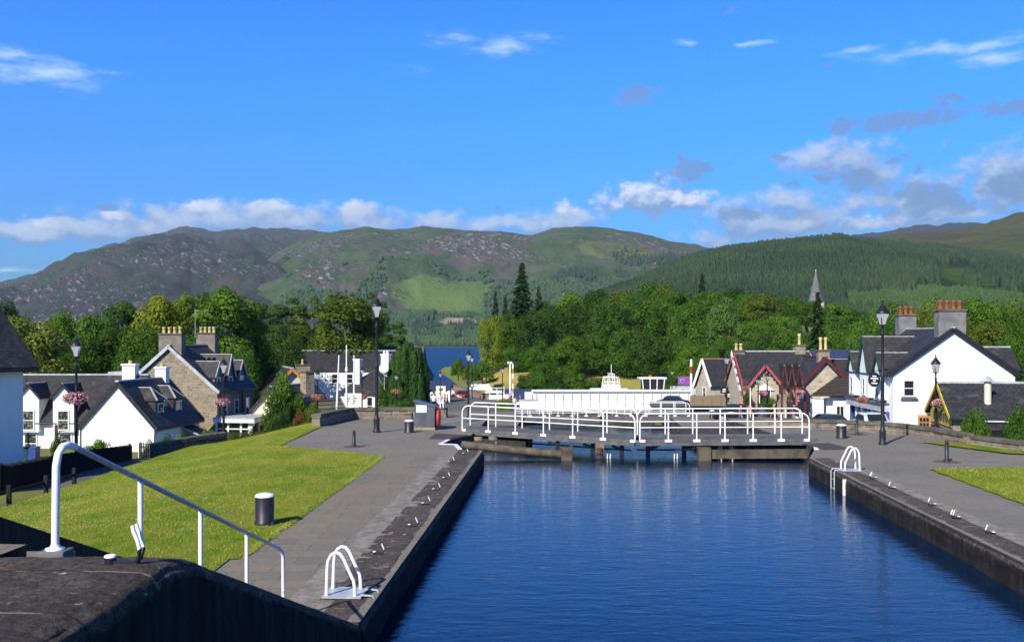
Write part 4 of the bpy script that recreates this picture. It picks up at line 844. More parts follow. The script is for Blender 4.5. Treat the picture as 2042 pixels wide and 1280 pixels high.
b = MB(); b.box(-6.1, -3.2, 1.2, 4.6, 5.9, 6.05); b.build('box_dormer_roof', 'lead', h); b = MB(); b.box(-5.8, -3., 1.4, 4.4, 4.2, 5.9); b.build('box_dormer', 'slate', h)
b = MB(); b.tube([(-.9, 6.9, 9.), (-.9, 6.9, 11.6)], .025, 5); 
for k in range(4): b.tube([(-.9-.1, 6.9, 11.4), (.4, 6.9, 11.4)], .02, 4) if k == 0 else b.tube([(-.7+.3*k, 6.6, 11.4), (-.7+.3*k, 7.2, 11.4)], .015, 4)
b.build('aerial', 'lead', h)
s_ = MB().box(4.2, 7.4, -.6, 4.9, -1, 0.1).build('sunroom', 'cement', h); MB().box(4.16, 7.75, -.95, 5.2, 2.35, 2.42).build('sunroom_roof', 'lead', s_); MB().box(4.18, 7.7, -.9, 5.15, 2.0, 2.35).build('fascia', 'whitepaint', s_)
MB().box(4.2, 7.2, -.35, 4.7, 0.1, 2.0).build('sunroom_glass', 'glass', s_)
b = MB()
for x in (4.3, 5.3, 6.4, 7.1): b.box(x-.07, x+.07, -.52, -.36, .1, 2.0)
for y in (-.45, 1.2, 2.9, 4.7): b.box(7.2, 7.36, y-.07, y+.07, .1, 2.0)
b.box(4.2, 7.38, -.54, -.37, .05, .2); b.box(4.2, 7.38, -.54, -.37, 1.42, 1.5); b.build('mullions', 'whitepaint', s_)
# ---- middle village, left of the canal
h = house('slate_cottage', 'low cream gabled cottage with two slate hung box dormers behind the bushes', (-20.6, 86, -4.7), R(-14), 5.2, 8.0, 2.1, 4.8, 'cream', bw=.2, barge='slate')
for y in (1.9, 4.6):
    b = MB(); b.box(.7, 2.3, y-.85, y+.85, 2.6, 4.1); d = b.build('box_dormer', 'greyslate', h); b = MB(); b.ext([(2.5, y-.95, 4.05), (2.5, y+.95, 4.05), (.2, y+.95, 4.75), (.2, y-.95, 4.75)], (0, 0, .1)); b.build('dormer_roof', 'slate', d); MB().bar((2.54, y-.97, 4.1), (2.54, y+.97, 4.1), .05, .12).build('fascia', 'lead', d)
h = house('seam_roof_house', 'house with striped sage roof sheeting, orange bargeboards and a tall stone chimney', (-17.0, 84, -4.1), R(-48), 3.0, 2.6, 1.7, 3.1, 'cream', 'seam', .7, .5, 'orange', 'seam', bw=.34)
MB().box(-4.4, -1.9, .8, 2.8, -1, 2.9).build('rear_wing', 'cream', h); MB().box(-4.6, -1.8, .6, 3.0, 2.9, 3.02).build('rear_roof', 'seam', h); chimney(h, -3.5, 1.9, 2.9, 5.5, .95, .85, 0, 'rubble'); 
MB().box(-.9, .9, -.02, .3, -.6, 1.7).build('door_recess', 'blackwood', h)
h = house('timber_gable_house', 'tan gabled house with an orange verge and small rubble chimney behind the slate cottage', (-22.6, 103, -4.7), R(20), 5.2, 8.0, 3.4, 5.9, 'cream', 'slate', .3, .4, 'orange', bw=.3)
chimney(h, 1.2, .8, 4.5, 6.3, 1.4, .8, 1, 'rubble', 'pot', 'x', .5)
h = house('village_hotel', 'long white village hotel with a dark slate roof spotted with lichen', (-32.5, 140, -5), R(-90), 8, 17.5, 5.3, 7.6, cat='hotel', bw=.1)
for y in (8.5, 10.5, 13.3, 15.6): window(h, (4, y, 4.), (0, 1, 0), (1, 0, 0), .9, 1.3)
h = house('village_house', 'house with a mossy grey tiled roof rising behind the white hotel', (-22.5, 152, -5), R(-90), 8, 9, 5.4, 8.1, 'white', 'tile', ridge='tile')
h = thing('white_cottage', 'white cottage with a dark hipped roof and white chimneys beside the flagpoles', 'house', (-15.3, 103, -3.8), R(-20))
MB().box(-2.5, 2.5, 0, 8.5, -1, 2.6).build('wall', 'white', h)
b = MB(); b.add([(0, 2.6, 4.9), (0, 8.7, 4.9), (-2.95, -.4, 2.5), (2.95, -.4, 2.5), (2.95, 8.9, 2.5), (-2.95, 8.9, 2.5)], [(0, 2, 3), (0, 3, 4, 1), (0, 1, 5, 2), (1, 4, 5), (2, 5, 4, 3)]); rf = b.build('roof', 'slate', h)
b = MB(); b.bar((0, 2.6, 4.93), (2.95, -.4, 2.53), .1, .06); b.bar((0, 2.6, 4.93), (-2.95, -.4, 2.53), .1, .06); b.build('hip_tiles', 'slategrey', rf)
window(h, (.8, 0, 1.3), (1, 0, 0), (0, -1, 0), .7, 1.9, (1, 2)); window(h, (2.5, 3, 1.6), (0, 1, 0), (1, 0, 0), .7, 1.2)
b = MB(); b.box(.4, 3.6, 3.6, 8.4, -1, 2.6); a_ = b.build('annexe', 'white', h); b = MB(); b.ext([(.2, 3.3, 4.6), (3.9, 3.3, 2.4), (3.9, 3.3, 2.52), (.2, 3.3, 4.72)], (0, 5.3, 0)); b.build('annexe_roof', 'slate', a_); MB().bar((.2, 3.3, 4.76), (3.9, 3.3, 2.56), .12, .08).build('verge', 'lead', a_)
chimney(h, -1.2, 1.1, 3.2, 5.95, .7, .6, 1, 'white', 'black', 'x', .3, 'whitepaint'); chimney(h, -.2, 5.5, 4.8, 6.4, .9, .6, 2, 'white', 'whitepaint', 'x', .35, 'whitepaint'); chimney(h, .9, 6.8, 4.6, 6.3, .7, .6, 0, 'white', 'pot', 'x', .3, 'whitepaint')
r = thing('satellite_dish', 'large white satellite dish on a pole beside the dark yew trees', 'satellite dish', W(766, 735, 99)); r.scale = (.6, .6, 1) if False else (.58, .58, .58); 
b = MB(); b.lathe([(.02, -.18), (.5, -.12), (.84, 0), (.86, .03), (.5, -.08), (.02, -.14)], 20); 
b.v = [(x, -z-.0, y) for x, y, z in b.v]; b.build('dish', 'whitepaint', r); MB().tube([(0, .3, 0), (0, .35, -3.6)], .06, 6).build('pole', 'lead', r)
for i, (px, y0, Yp) in enumerate(((676, 710, 84), (691, 690, 88), (706, 710, 92))):
    z1 = W(px, y0, Yp).z; zb = float(T(W(px, 800, Yp).x, Yp)); p = W(px, 800, Yp)
    r = thing('flagpole', ('white flagpole nearest the striped roof, leaning a little', 'tallest white flagpole with a ball fitting at mid height', 'white flagpole in front of the white chimney')[i], 'flagpole', (p.x-(.25 if i == 0 else 0), Yp, zb))
    MB().tube([(0, 0, 0), (.25 if i == 0 else 0, 0, z1-zb)], .1, 8, rs=[.11, .05]).build('pole', 'whitepaint', r); MB().sphere((.25 if i == 0 else 0, 0, z1-zb), .07).build('finial', 'whitepaint', r)
    if i == 1: MB().sphere((0, 0, z1-zb-2.1), (.14, .14, .25)).build('fitting', 'whitepaint', r)
r = thing('notice_board', 'white two panel sign board standing behind the flagpoles', 'sign', W(704, 813, 90))
for x0, x1 in ((-.75, -.2), (-.15, .75)):
    p_ = MB().box(x0, x1, -.03, .03, .15, 1.3).build('panel', 'whitepaint', r); b = MB()
    for k in range(4): b.box(x0+.1+.05*(k % 2), x0+.3+.1*(k % 3), -.04, -.0305, .35+.22*k, .45+.22*k)
    b.build('lettering', 'black', p_)
for x in (-.6, .6): MB().box(x-.04, x+.04, -.02, .02, -.8, .15).build('leg', 'black', r)
r = thing('church', 'small steep roofed church with a white louvred belfry by the loch', 'church', (-18.3, 190, -6))
b = MB(); b.ext([(-2.6, 0, 0), (2.6, 0, 0), (2.6, 0, 3.4), (0, 0, 7.8), (-2.6, 0, 3.4)], (0, 9, 0)); b.build('wall', 'darkrubble', r); b = MB(); roof_slabs(b, 5.2, -.3, 9.3, 3.4, 7.8, .3); b.build('roof', 'slate', r)
b = MB().box(-.55, .55, .1, 1.2, 6.6, 8.4).build('belfry', 'whitepaint', r); MB().lathe([(.95, 8.4), (.45, 9.6), (.03, 12.2)], 4, (0, .65, 0), False, .5).build('spirelet', 'slate', b); MB().box(-.25, .25, .06, .12, 7.2, 8.1).build('louvre', 'black', b)
h = house('cream_shop', 'cream building with white corner posts and a flat dark roof by the road', (-11.6, 140, -5.1), R(-90), 4, 3.0, 2.7, 3.5, 'cream', 'navy', .3, .2, 'navy', None)
for y in (.1, 1.5, 2.9): MB().box(2.02, 2.2, y-.15, y+.15, -.5, 2.7).build('corner_post', 'whitepaint', h)
window(h, (2., .8, 1.3), (0, 1, 0), (1, 0, 0), .9, 1.4)
r = thing('sign_board', 'white roadside sign board with a brown oval emblem', 'sign', W(879, 781, 132)); MB().box(-.62, .62, -.04, .04, -.1, .75).build('panel', 'whitepaint', r)
b = MB().lathe([(.3, 0), (.3, .03), (.02, .035)], 14); b.v = [(x, -z-.045, .32+y*.7) for x, y, z in b.v]; b.build('emblem', 'timber', r); MB().box(-.05, .05, -.03, .03, -1.6, -.1).build('leg', 'black', r)
# ---- right bank
p = W(1408, 700, 130); h = house('stone_cottage', 'tan stone building with tall white fretted bargeboards beyond the fence', (p.x-.2, 130, -4.75), R(-74), 4.4, 4.6, 3.3, 6.4, 'lightrubble', 'slate', .25, .35, 'whitepaint', 'orange', cat='building', bw=.5)
b = MB(); b.box(-.1, 1.8, 4.6, 5.4, -1, 3.2); b.build('rear_range', 'lightrubble', h); window(h, (2.2, 2.4, 2.0), (0, 1, 0), (1, 0, 0), 1.2, 1.4); window(h, (0, 0, 2.2), (1, 0, 0), (0, -1, 0), .9, 1.4)
p = W(1397, 700, 132.5); h = house('stone_cottage', 'small stone outbuilding with a white fretted gable, left of its taller twin', (p.x-.1, 132.5, -4.8), R(-74), 2.4, 2.6, 3.0, 4.9, 'lightrubble', 'slate', .2, .3, 'whitepaint', None, cat='building', bw=.42)
# long red trimmed restaurant
h = house('red_trim_house', 'long stone house with red bargeboards, a candy striped verge and a central gable', (20.6, 92.5, -2.9), R(-90), 7, 6.6, 3.3, 5.95, 'lightrubble', 'slate', .3, .15, 'pinkpaint', bw=.3, cat='restaurant')
chimney(h, 0, 5.9, 4.8, 6.6, .7, .95, 1, 'rubble', 'pot', 'y', 1.0); chimney(h, 0, .3, 4.8, 6.1, .7, .95, 2, 'rubble', 'pot', 'y', .6)
b = MB(); b.ext([(3.2, 0.42, -1), (3.2, 2.9, -1), (3.2, 2.9, 3.1), (3.2, 1.66, 4.7), (3.2, 0.42, 3.1)], (1.0, 0, 0)); cg = b.build('central_gable', 'lightrubble', h)
b = MB()
for s in (-1, 1): b.ext([(4.45, 1.66, 4.95), (4.45, 1.66+s*1.6, 2.95), (4.45, 1.66+s*1.6, 3.07), (4.45, 1.66, 5.1)], (-3.6, 0, 0))
b.build('gable_roof', 'slate', cg); b = MB()
for s in (-1, 1): b.bar((4.5, 1.66, 4.93), (4.5, 1.66+s*1.62, 2.92), .06, .2)
b.build('bargeboard', 'pinkpaint', cg)
b = MB()
for s in (-1, 1):
    for k in range(6): f = (k+.7)/6.6; MB().obox((4.48, 1.66+s*1.62*f, 4.72-2.0*f), (0, 1, 0), (0, 0, 1), (1, 0, 0), .14, .16, .04).build('fret', 'redwood', cg)
w__ = window(cg, (4.2, 1.66, 1.95), (0, 1, 0), (1, 0, 0), 1.05, 1.6, (1, 1), 'whitepaint', None)
b = MB(); b.ext([(4.24, 0.88, 2.75), (4.24, 2.44, 2.75), (4.24, 1.66, 3.3)], (.12, 0, 0)); b.build('pediment', 'whitepaint', w__)
b = MB(); b.box(3.4, 4.9, -.1, 3.3, .55, .75); bl = b.build('balcony', 'grey', h); b = MB()
for k in range(7): b.bar((4.85, .0+k*.5, .75), (4.85, .0+k*.5, 1.6), .03, .03)
b.bar((4.85, -.1, 1.6), (4.85, 3.3, 1.6), .04, .04); b.build('balcony_rail', 'black', bl)
MB().box(4.21, 4.6, .0, 3.2, -1, .54).build('lower_wall', 'cream', h); MB().box(3.55, 4.4, -.35, .35, -1, 2.3).build('pink_panel', 'pink', h)
b = MB()
for k in range(9):
    if k % 2 == 0: z = 2.6+k*.36; xx = max(.2, 3.9-(z-2.6)*1.05); b.obox((xx*.98+.25, -.45, z), (1, 0, 0), (0, 1, 0), (0, 0, 1), .5, .08, .2)
b.build('striped_verge', 'brightred', h); b = MB(); b.bar((3.95, -.42, 2.5), (.1, -.42, 6.0), .05, .5); b.build('verge_board', 'whitepaint', h)
# stone gable with red bargeboards
h = house('stone_gable_house', 'pale rubble gable with dark red bargeboards and twin buff chimney pots', (26.55, 85, -2.9), R(-3), 4.2, 8, 3.3, 5.5, 'lightrubble', 'slate', .35, .3, 'redwood', 'redwood', cat='house', bw=.3)
chimney(h, .05, .9, 4.6, 6.2, .95, .7, 2, 'rubble', 'pot', 'x', 1.05)
MB().lathe([(.02, -.3), (.34, -.1), (.34, .1), (.1, .3)], 10, (-.2, -.15, .9)).build('hanging_bush', 'leaf', h).color = (.2, .12, .03, 1)
r = thing('flower_shelter', 'red timber shelter of three narrow pointed trusses on posts', 'shelter', (22.75, 81.5, -2.8)); r.scale = (.62, .8, 1)
for k in range(3):
    x = k*.98-.95; b = MB(); z = 3.15
    b.bar((x-.05, 0, 4.9), (x-.55, 0, z-.1), .12, .14); b.bar((x-.05, 0, 4.9), (x+.45, 0, z-.1), .12, .14); b.bar((x-.55, 0, z), (x+.5, 0, z), .1, .14); b.bar((x-.05, 0, 4.6), (x-.05, 0, 5.15), .07, .07)
    b.build('truss', 'redwood', r)
    b = MB(); b.ext([(x-.05, .1, 4.95), (x+.46, .1, z-.05), (x+.46, .1, z+.05), (x-.05, .1, 5.1)], (0, 2.2, 0)); b.build('roof_pane', 'slate', r); b = MB(); b.bar((x-.05, .05, 5.05), (x+.48, .05, z+.02), .14, .09); b.build('flashing', 'whitepaint', r)
    b = MB(); b.bar((x+.0, .05, z), (x-.4, .05, z-.7), .16, .2); b.bar((x+.0, .05, z), (x+.35, .05, z-.7), .16, .2); b.build('brace', 'timber', r)
for x, m_ in ((-1.3, 'redwood'), (-.2, 'redwood'), (.6, 'pinkpaint'), (1.7, 'redwood')): MB().box(x-.11, x+.11, -.1, .12, -.4, 3.2).build('post', m_, r)
for x in (-.75, .15, 1.15): MB().box(x-.09, x+.09, .3, .45, -.2, 1.4).build('white_post', 'whitepaint', r)
MB().box(-1.3, 1.7, 1.9, 2.1, -.3, 2.6).build('back_wall', 'rubble', r)
s_ = MB().box(.72, 1.42, -.16, -.11, 2.35, 2.95).build('sign', 'whitepaint', r); b = MB()
for k in range(4): b.box(.82, 1.3-.08*(k % 2), -.17, -.1605, 2.45+.11*k, 2.49+.11*k)
b.build('lettering', 'pinkpaint', s_)
# dark roofed shop row
h = thing('shop_row', 'white shop with a broad dark ribbed roof sloping towards the canal', 'shop', (25.9, 87, -2.9), R(-90)); hl = lambda px, py, Y_: (-(Y_-87)*1., W(px, py, Y_).x-25.9, W(px, py, Y_).z+2.9)
b = MB(); b.ext([hl(1617, 790, 82.4), hl(1706, 790, 82.4), hl(1706, 718, 88.3), hl(1652, 718, 88.3), hl(1677, 747, 85.3)], (0, 0, .12)); rf = b.build('roof', 'darkseam', h); MB().bar(V3(*hl(1652, 717, 88.3)), V3(*hl(1706, 717, 88.3)), .1, .14).build('ridge', 'whitepaint', rf)
MB().box(-1, 3.6, .2, 3.3, -1, 2.3).build('wall', 'white', h); MB().box(3.62, 4.3, -1.1, -.2, -1, 2.3).build('side_wall', 'white', h)
for y, nm in ((1.7, 'shop_door'), (3.1, 'shop_door')):
    MB().box(4.0, 4.12, y-1.05, y+.05, -1, 2.2).build('shop_front', 'whitepaint', h); window(h, (4.14, y-.5, 1.), (0, 1, 0), (1, 0, 0), .7, 1.5, (2, 1), 'whitepaint', None)
MB().box(3.62, 3.98, .9, 3.3, -1, 2.4).build('shop_wall', 'paleblue', h)
h = house('navy_roof_house', 'house with a navy blue sheet roof between the chimneys and the big white house', (28.9, 97, -2.9), R(-90), 7, 6, 4.2, 6.05, 'cream', 'navy', .3, .1, None, None)
# ---- big white house
h = house('large_white_house', 'large white gabled house with grey chimneys, red pots and a blue shopfront', (30.35, 69, -2.6), R(-3), 8.1, 10.3, 4.65, 7.55, 'white', 'slate', .38, .12, 'black', bw=.34)
chimney(h, .0, .55, 6.3, 8.85, 1.85, .85, 4, 'cement', 'redpot', 'x', .62); chimney(h, .0, 9.6, 6.3, 8.75, 1.35, .85, 3, 'cement', 'redpot', 'x', .62)
window(h, (-3.0, 0, 3.55), (1, 0, 0), (0, -1, 0), .78, 1.15, (1, 2)); MB().box(-3.55, -2.4, -.14, 0, 2.72, 2.86).build('ledge', 'grey', h)
d = MB().box(-2.4, -1.5, -.05, .05, -1, 1.72).build('door', 'orange', h); b = MB()
for i in range(3):
    for j in range(3): b.box(-2.27+.22*i, -2.1+.22*i, -.07, -.0505, .55+.35*j, .82+.35*j)
b.build('door_pane', 'glass', d); MB().box(-.95, .2, -.06, .04, -1, .95).build('pale_panel', 'paleblue', h)
b = MB(); b.box(-1.9, -1.5, -.4, -.02, 1.92, 1.97); b.box(-1.2, -.2, -.2, -.02, 1.85, 1.9); b.bar((-.95, -.1, 1.2), (-.95, -.1, 3.0), .05, .05); b.bar((-.95, -.1, 2.7), (-.2, -.1, 2.7), .05, .05); b.bar((-.2, -.1, .9), (-.2, -.1, 2.9), .05, .05); b.build('sign_bracket', 'lead', h)
for y, zr, wd in ((2.0, 5.85, 1.5), (5.3, 7.0, 2.2), (8.5, 5.85, 1.5)):
    dormer(h, -1, 4.05, 4.65, 7.55, y, wd, 2.65, 4.75, zr, 4.47, barge='greenpaint', win=(.7, 1.25, (1, 2)), finial='greenpaint', glass='curtain', wall='paleblue')
    MB().box(-4.68, -4.46, y-.5, y+.5, 2.52, 2.64).build('ledge', 'grey', h)
MB().box(-4.6, -4.06, .9, 9.6, 1.85, 2.35).build('shop_fascia', 'lead', h); MB().box(-4.7, -4.06, .8, 9.7, 2.35, 2.45).build('shop_cornice', 'grey', h)
MB().box(-4.12, -4.06, 1.0, 9.5, -1, 1.85).build('shop_window', 'glass', h)
for y in (.9, 2.2, 3.5, 4.2, 4.9, 6.5, 8.1, 9.5): MB().box(-4.3, -4.06, y-.12, y+.12, -1, 1.85).build('pilaster', 'bluepaint' if y in (.9, 3.5, 4.9, 9.5) else 'paleblue', h)
for y in (1.6, 5.7, 7.4): MB().box(-4.2, -4.14, y-.35, y+.35, -.6, 1.4).build('shop_display', 'whitepaint', h)
s_ = thing('hanging_sign', 'round black hanging sign with white lettering on the white house', 'sign', (25.35, 70.2, 1.5))
b = MB(); b.lathe([(.42, -.03), (.42, .03)], 24); b.v = [(x, z, y*1.25) for x, y, z in b.v]; pnl = b.build('panel', 'black', s_); MB().bar((0, 0, .6), (1.0, .2, .75), .05, .05).build('bracket', 'black', s_)
b = MB()
for z, wd in ((.24, .16), (.08, .31), (-.08, .11), (-.25, .24)): b.obox((0, -.034, z), (1, 0, -.06), (0, 0, 1), (0, 1, 0), wd*1.7, .085, .006)
b.build('lettering', 'whitepaint', pnl)
b = MB(); b.box(3.9, 6.6, 5.6, 8.8, -1, 4.6); rw_ = b.build('rear_wing', 'white', h); b = MB(); b.ext([(2.4, 5.4, 6.25), (6.9, 5.4, 6.25), (6.9, 7.2, 6.25), (2.4, 7.2, 6.25)], (0, 0, .12)) if False else b.ext([(2.0, 5.2, 4.6), (2.0, 7.2, 6.3), (2.0, 9.2, 4.6)], (4.9, 0, 0)); b.build('rear_roof', 'slate', rw_); MB().bar((2.4, 7.2, 6.34), (6.95, 7.2, 6.34), .12, .1).build('rear_ridge', 'lead', rw_)
# low stone building
h = house('low_stone_building', 'low dark roofed stone building with a mustard and plum painted gable', (24.5, 57.2, -2.7), R(-100), 5.0, 14, 2.9, 4.4, 'rubble', 'slate', .35, .25, 'gold', 'lead', cat='shop', bw=.2)
b = MB(); b.ext([(-1.25, -.05, 3.55), (1.25, -.05, 3.55), (0, -.05, 4.3)], (0, .04, 0)); b.build('gable_panel', 'purple', h); b = MB(); b.ext([(-2.4, -.06, 2.2), (2.4, -.06, 2.2), (2.4, -.06, 2.85), (1.3, -.06, 3.54), (-1.3, -.06, 3.54), (-2.4, -.06, 2.85)], (0, .05, 0)); gp = b.build('gable_sign', 'gold', h)
b = MB()
for k in range(9): b.box(-1.6+.37*k, -1.4+.37*k, -.08, -.0605, 2.35+.1*(k % 2), 2.85+.08*(k % 3))
b.build('lettering', 'black', gp)
MB().box(-2.3, 2.3, -.06, -.01, 0, 2.0).build('shop_front', 'blackwood', h); MB().box(1.1, 2.1, -.1, -.06, -.6, 1.2).build('white_panel', 'whitepaint', h)
MB().lathe([(.19, 0), (.19, 1.7)], 10, (1.7, 2.0, 3.0)).build('flue', 'cream', h); MB().lathe([(.36, 0), (.06, .28)], 10, (1.7, 2.0, 4.7)).build('flue_cowl', 'lead', h)
MB().ext([(2.5, 1.2, 2.5), (2.5, 14, 2.5), (3.3, 14, 2.15), (3.3, 1.2, 2.15)], (0, 0, .1)).build('lean_to_roof', 'slate', h); MB().bar((2.9, 1.2, 2.62), (2.9, 14, 2.62), .06, .14).build('flashing', 'lead', h)
# church spire over the trees
r = thing('church_tower', 'grey stone church spire rising above the trees on the right', 'church', (101.5, 335, 2))
MB().box(-2.1, 2.1, -2.1, 2.1, -2, 14.6).build('tower', 'lightrubble', r); MB().lathe([(2.7, 14.6), (2.5, 15.1), (.12, 25.)], 8, (0, 0, 0), False, .5).build('spire', 'slategrey', r)
MB().lathe([(.14, 24.8), (.1, 25.6)], 6).build('spire_tip', 'whitepaint', r)
# ---- walls and fences
def wallrun(name, label, pts, h_, th, mat='lowwall', cap='capstone', ch=.16, base=.3):
    r = thing(name, label, 'wall', pts[0]); o = Vector(pts[0]); b = MB(); c = MB()
    P_ = [Vector(p)-o for p in pts]
    nrm = []
    for i in range(len(P_)):
        d = (P_[min(i+1, len(P_)-1)]-P_[max(i-1, 0)]); d.z = 0; d.normalize(); nrm.append(Vector((-d.y, d.x, 0)))
    def rib(B, z0, z1, e):
        n = len(P_); vs = []
        for p, q in zip(P_, nrm): vs += [p+q*(th/2+e)+V3(0, 0, z0), p-q*(th/2+e)+V3(0, 0, z0), p-q*(th/2+e)+V3(0, 0, z1), p+q*(th/2+e)+V3(0, 0, z1)]
        fs = [(0, 1, 2, 3), (4*n-1, 4*n-2, 4*n-3, 4*n-4)]
        for i in range(n-1):
            for j in range(4): fs.append((i*4+j, (i+1)*4+j, (i+1)*4+(j+1) % 4, i*4+(j+1) % 4))
        B.add(vs, fs)
    rib(b, -base, h_, 0); b.build('stonework', mat, r)
    if cap: rib(c, h_, h_+ch, .05); c.build('coping', cap, r)
    return r
wallrun('low_wall', 'low mossy capped stone wall curving behind the left quay and lamp post', [(-9.7, 49.6, 0), (-9.3, 51.8, 0), (-8.7, 54.2, 0), (-6.5, 54.6, 0), (-3.95, 54.6, 0)], .46, .42)
wallrun('low_wall', 'low stone wall in shade beyond the gap, right of the red lifebuoy', [(-3.1, 58.5, -1.0), (-2.2, 60, -1.0), (-1.0, 60.5, -1.0)], .5, .45)
rw = [(13.6, 49.2), (15.8, 48.3), (17.9, 46.4), (18.6, 43.8), (18.75, 41.2)]
wallrun('low_wall', 'low curved stone wall with dark coping along the right quay', [(11.9, 50.2, 0)]+[(x, y, 0) for x, y in rw], .30, .42, ch=.13)
wallrun('low_wall', 'sloping low stone wall edged with grass running to the right edge', [(18.9, 40.9, -.05), (19.6, 38.6, -.05), (22, 36.2, -.1), (28, 32.5, -.2)], .32, .5, 'lowwall', 'capstone', .12)
wallrun('field_wall', 'ragged dry stone wall with pale stones below the rounded shrub', [(22.6, 46.5, -1.0), (24.2, 44.6, -.9), (27.5, 42.5, -.8), (32, 41, -.8)], .75, .5, 'darkrubble', None)
wallrun('field_wall', 'dark rubble garden wall with cock stones beside the picket gate', [(-20.4, 57.2, -3.2), (-20.0, 58.2, -3.15), (-18.9, 59.8, -3.0), (-17.6, 61.4, -2.9)], 1.35, .55, 'darkrubble', 'darkrubble', .2, .5)
wallrun('road_wall', 'tan stone parapet of the road beyond the red car', [(-13.2, 196, -5.6), (-9.0, 182, -5.6), (-3.6, 150, -5.3), (.4, 142, -5.2)], 1.25, .5, 'rubble', 'lowwall', .15)
def fence(label, pts, h_, pw, gap, mat, postmat=None, name='fence', rails=2, th=.03, solid=False, pointed=False):
    r = thing(name, label, 'fence', pts[0]); o = Vector(pts[0])
    for a, c in zip(pts[:-1], pts[1:]):
        a, c = Vector(a)-o, Vector(c)-o; d = c-a; L = d.length; d.normalize(); b = MB(); n = max(1, int(L/(pw+gap)))
        for i in range(n):
            q = a+d*(i+.5)*L/n; hh = h_*(1+.02*math.sin(i*7.3)); b.bar(q, q+V3(0, 0, hh), pw, th, d)
            if pointed: b.bar(q+V3(0, 0, hh), q+V3(0, 0, hh+pw*.5), pw*.55, th, d)
        b.build('pickets', mat, r); b = MB(); sd = V3(-d.y, d.x, 0)*(th/2+.03)
        for k in range(rails): z = h_*(.2+.6*k/max(1, rails-1)); b.bar(a+sd+V3(0, 0, z), c+sd+V3(0, 0, z), .05, .09)
        b.build('rail', mat, r)
        for q in (a, c): MB().bar(q+sd*2-V3(0, 0, .3), q+sd*2+V3(0, 0, h_+.08), .1, .1, d).build('post', postmat or mat, r)
    return r
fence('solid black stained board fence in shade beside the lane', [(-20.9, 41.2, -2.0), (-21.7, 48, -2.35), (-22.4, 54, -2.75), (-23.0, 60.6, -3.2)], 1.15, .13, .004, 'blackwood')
fence('grey board fence end panel at the far left below the shaded house', [(-22.6, 39.5, -1.95), (-20.95, 41.0, -2.0)], 1.15, .12, .02, 'picket')
fence('open grey picket fence and gate in front of the white gable', [(-22.9, 61.5, -3.2), (-20.2, 60.4, -3.2)], 1.15, .09, .07, 'picket', 'whitepaint', 'picket_fence', pointed=True)
r = thing('lane_rail', 'low dark post and rail barrier at the foot of the lawn', 'fence', G(18, 1003, -1.7))
o = r.location.copy()
for px, py in ((18, 1003), (92, 981), (148, 964)):
    q = G(px, py, -1.75)-o; MB().box(q.x-.07, q.x+.07, q.y-.07, q.y+.07, -.3, .62).build('post', 'blackwood', r)
MB().bar(G(-90, 1030, -1.75)-o+V3(0, 0, .38), G(150, 964, -1.75)-o+V3(0, 0, .38), .06, .12).build('rail', 'blackwood', r)
fence('tan vertical board fence left of the pink shop panel', [(19.2, 108, -4.0), (22.2, 97, -3.2)], 2.2, .14, .01, 'tanfence')
fence('yellow picket fence under the balcony greenery', [(20.6, 83.5, -2.7), (23.1, 83.5, -2.7)], 1.0, .12, .06, 'gold', pointed=True, name='picket_fence')
r = thing('grey_fence', 'weathered three bar timber fence below the fretted gables', 'fence', (22.2, 122, -4.4)); railb = MB()
for z in (.3, .75, 1.2): railb.bar((0, 0, z), (4, -3.5, z), .05, .14)
railb.build('rail', 'lead', r)
for k in range(4): MB().box(1.3*k-.07, 1.3*k+.07, -1.15*k-.07, -1.15*k+.07, -.3, 1.4).build('post', 'picket', r)
fence('low garden fence along the hedge below the sunroom', [(-16.2, 64, -2.9), (-13.4, 72, -2.9), (-12.6, 78, -2.8)], .8, .08, .06, 'picket')
# ================================================================ lamps
def make_lamp():
    r = thing('street_lamp', 'x', 'street lamp')   # 6.3 m
    MB().lathe([(.17, 0), (.17, .08), (.14, .14), (.14, .55), (.155, .60), (.10, .70), (.085, .85), (.078, 3.0), (.09, 3.05), (.09, 3.12), (.065, 3.2), (.055, 4.9), (.09, 4.95), (.05, 5.05), (.045, 5.3), (.11, 5.38)], 12).build('pole', 'black', r)
    b = MB(); n = 4; z0, z1 = 5.4, 5.92; a0, a1 = .11, .215
    for k in range(n):
        a = math.pi/4+k*math.pi/2; b.bar((a0*1.2*math.cos(a), a0*1.2*math.sin(a), z0), (a1*1.2*math.cos(a), a1*1.2*math.sin(a), z1), .03, .03)
    b.lathe([(.20, 5.36), (.20, 5.40)], 4, ph=.5); b.lathe([(.32, 5.91), (.32, 5.95), (.22, 6.06), (.115, 6.22), (.08, 6.24), (.08, 6.30), (.03, 6.34), (.03, 6.42), (.045, 6.45), (.01, 6.52)], 4, ph=.5)
    l = b.build('lantern', 'black', r)
    MB().lathe([(.14, 5.41), (.285, 5.905)], 4, (0, 0, 0), False, .5).build('pane', 'lampglass', l); MB().lathe([(.09, 5.42), (.10, 5.62), (.05, 5.7)], 10).build('bulb', 'whitepaint', l)
    return r
lp = make_lamp()
def lamp(px, py_top, Yp, label, zb=None, group=None):
    p = W(px, 700, Yp); zb = float(T(p.x, Yp)) if zb is None else zb; zt = W(px, py_top, Yp).z; s = (zt-zb)/6.52
    return place(lp, USED, (p.x, Yp, zb), R(12), label, group, (max(.85, min(1.15, s)), )*2+(s,))
lamp(751, 585, 46.5, 'tall black lantern lamp post on the left quay by the bollard', 0.)
lamp(1760, 598, 41.1, 'tall black lantern lamp post on the right quay near the low wall', 0.)
lamp(152, 664, 56, 'lamp post with flower basket in front of the white cottage dormer windows'); lamp(446, 708, 64, 'lamp post with flower basket at the corner of the stone house')
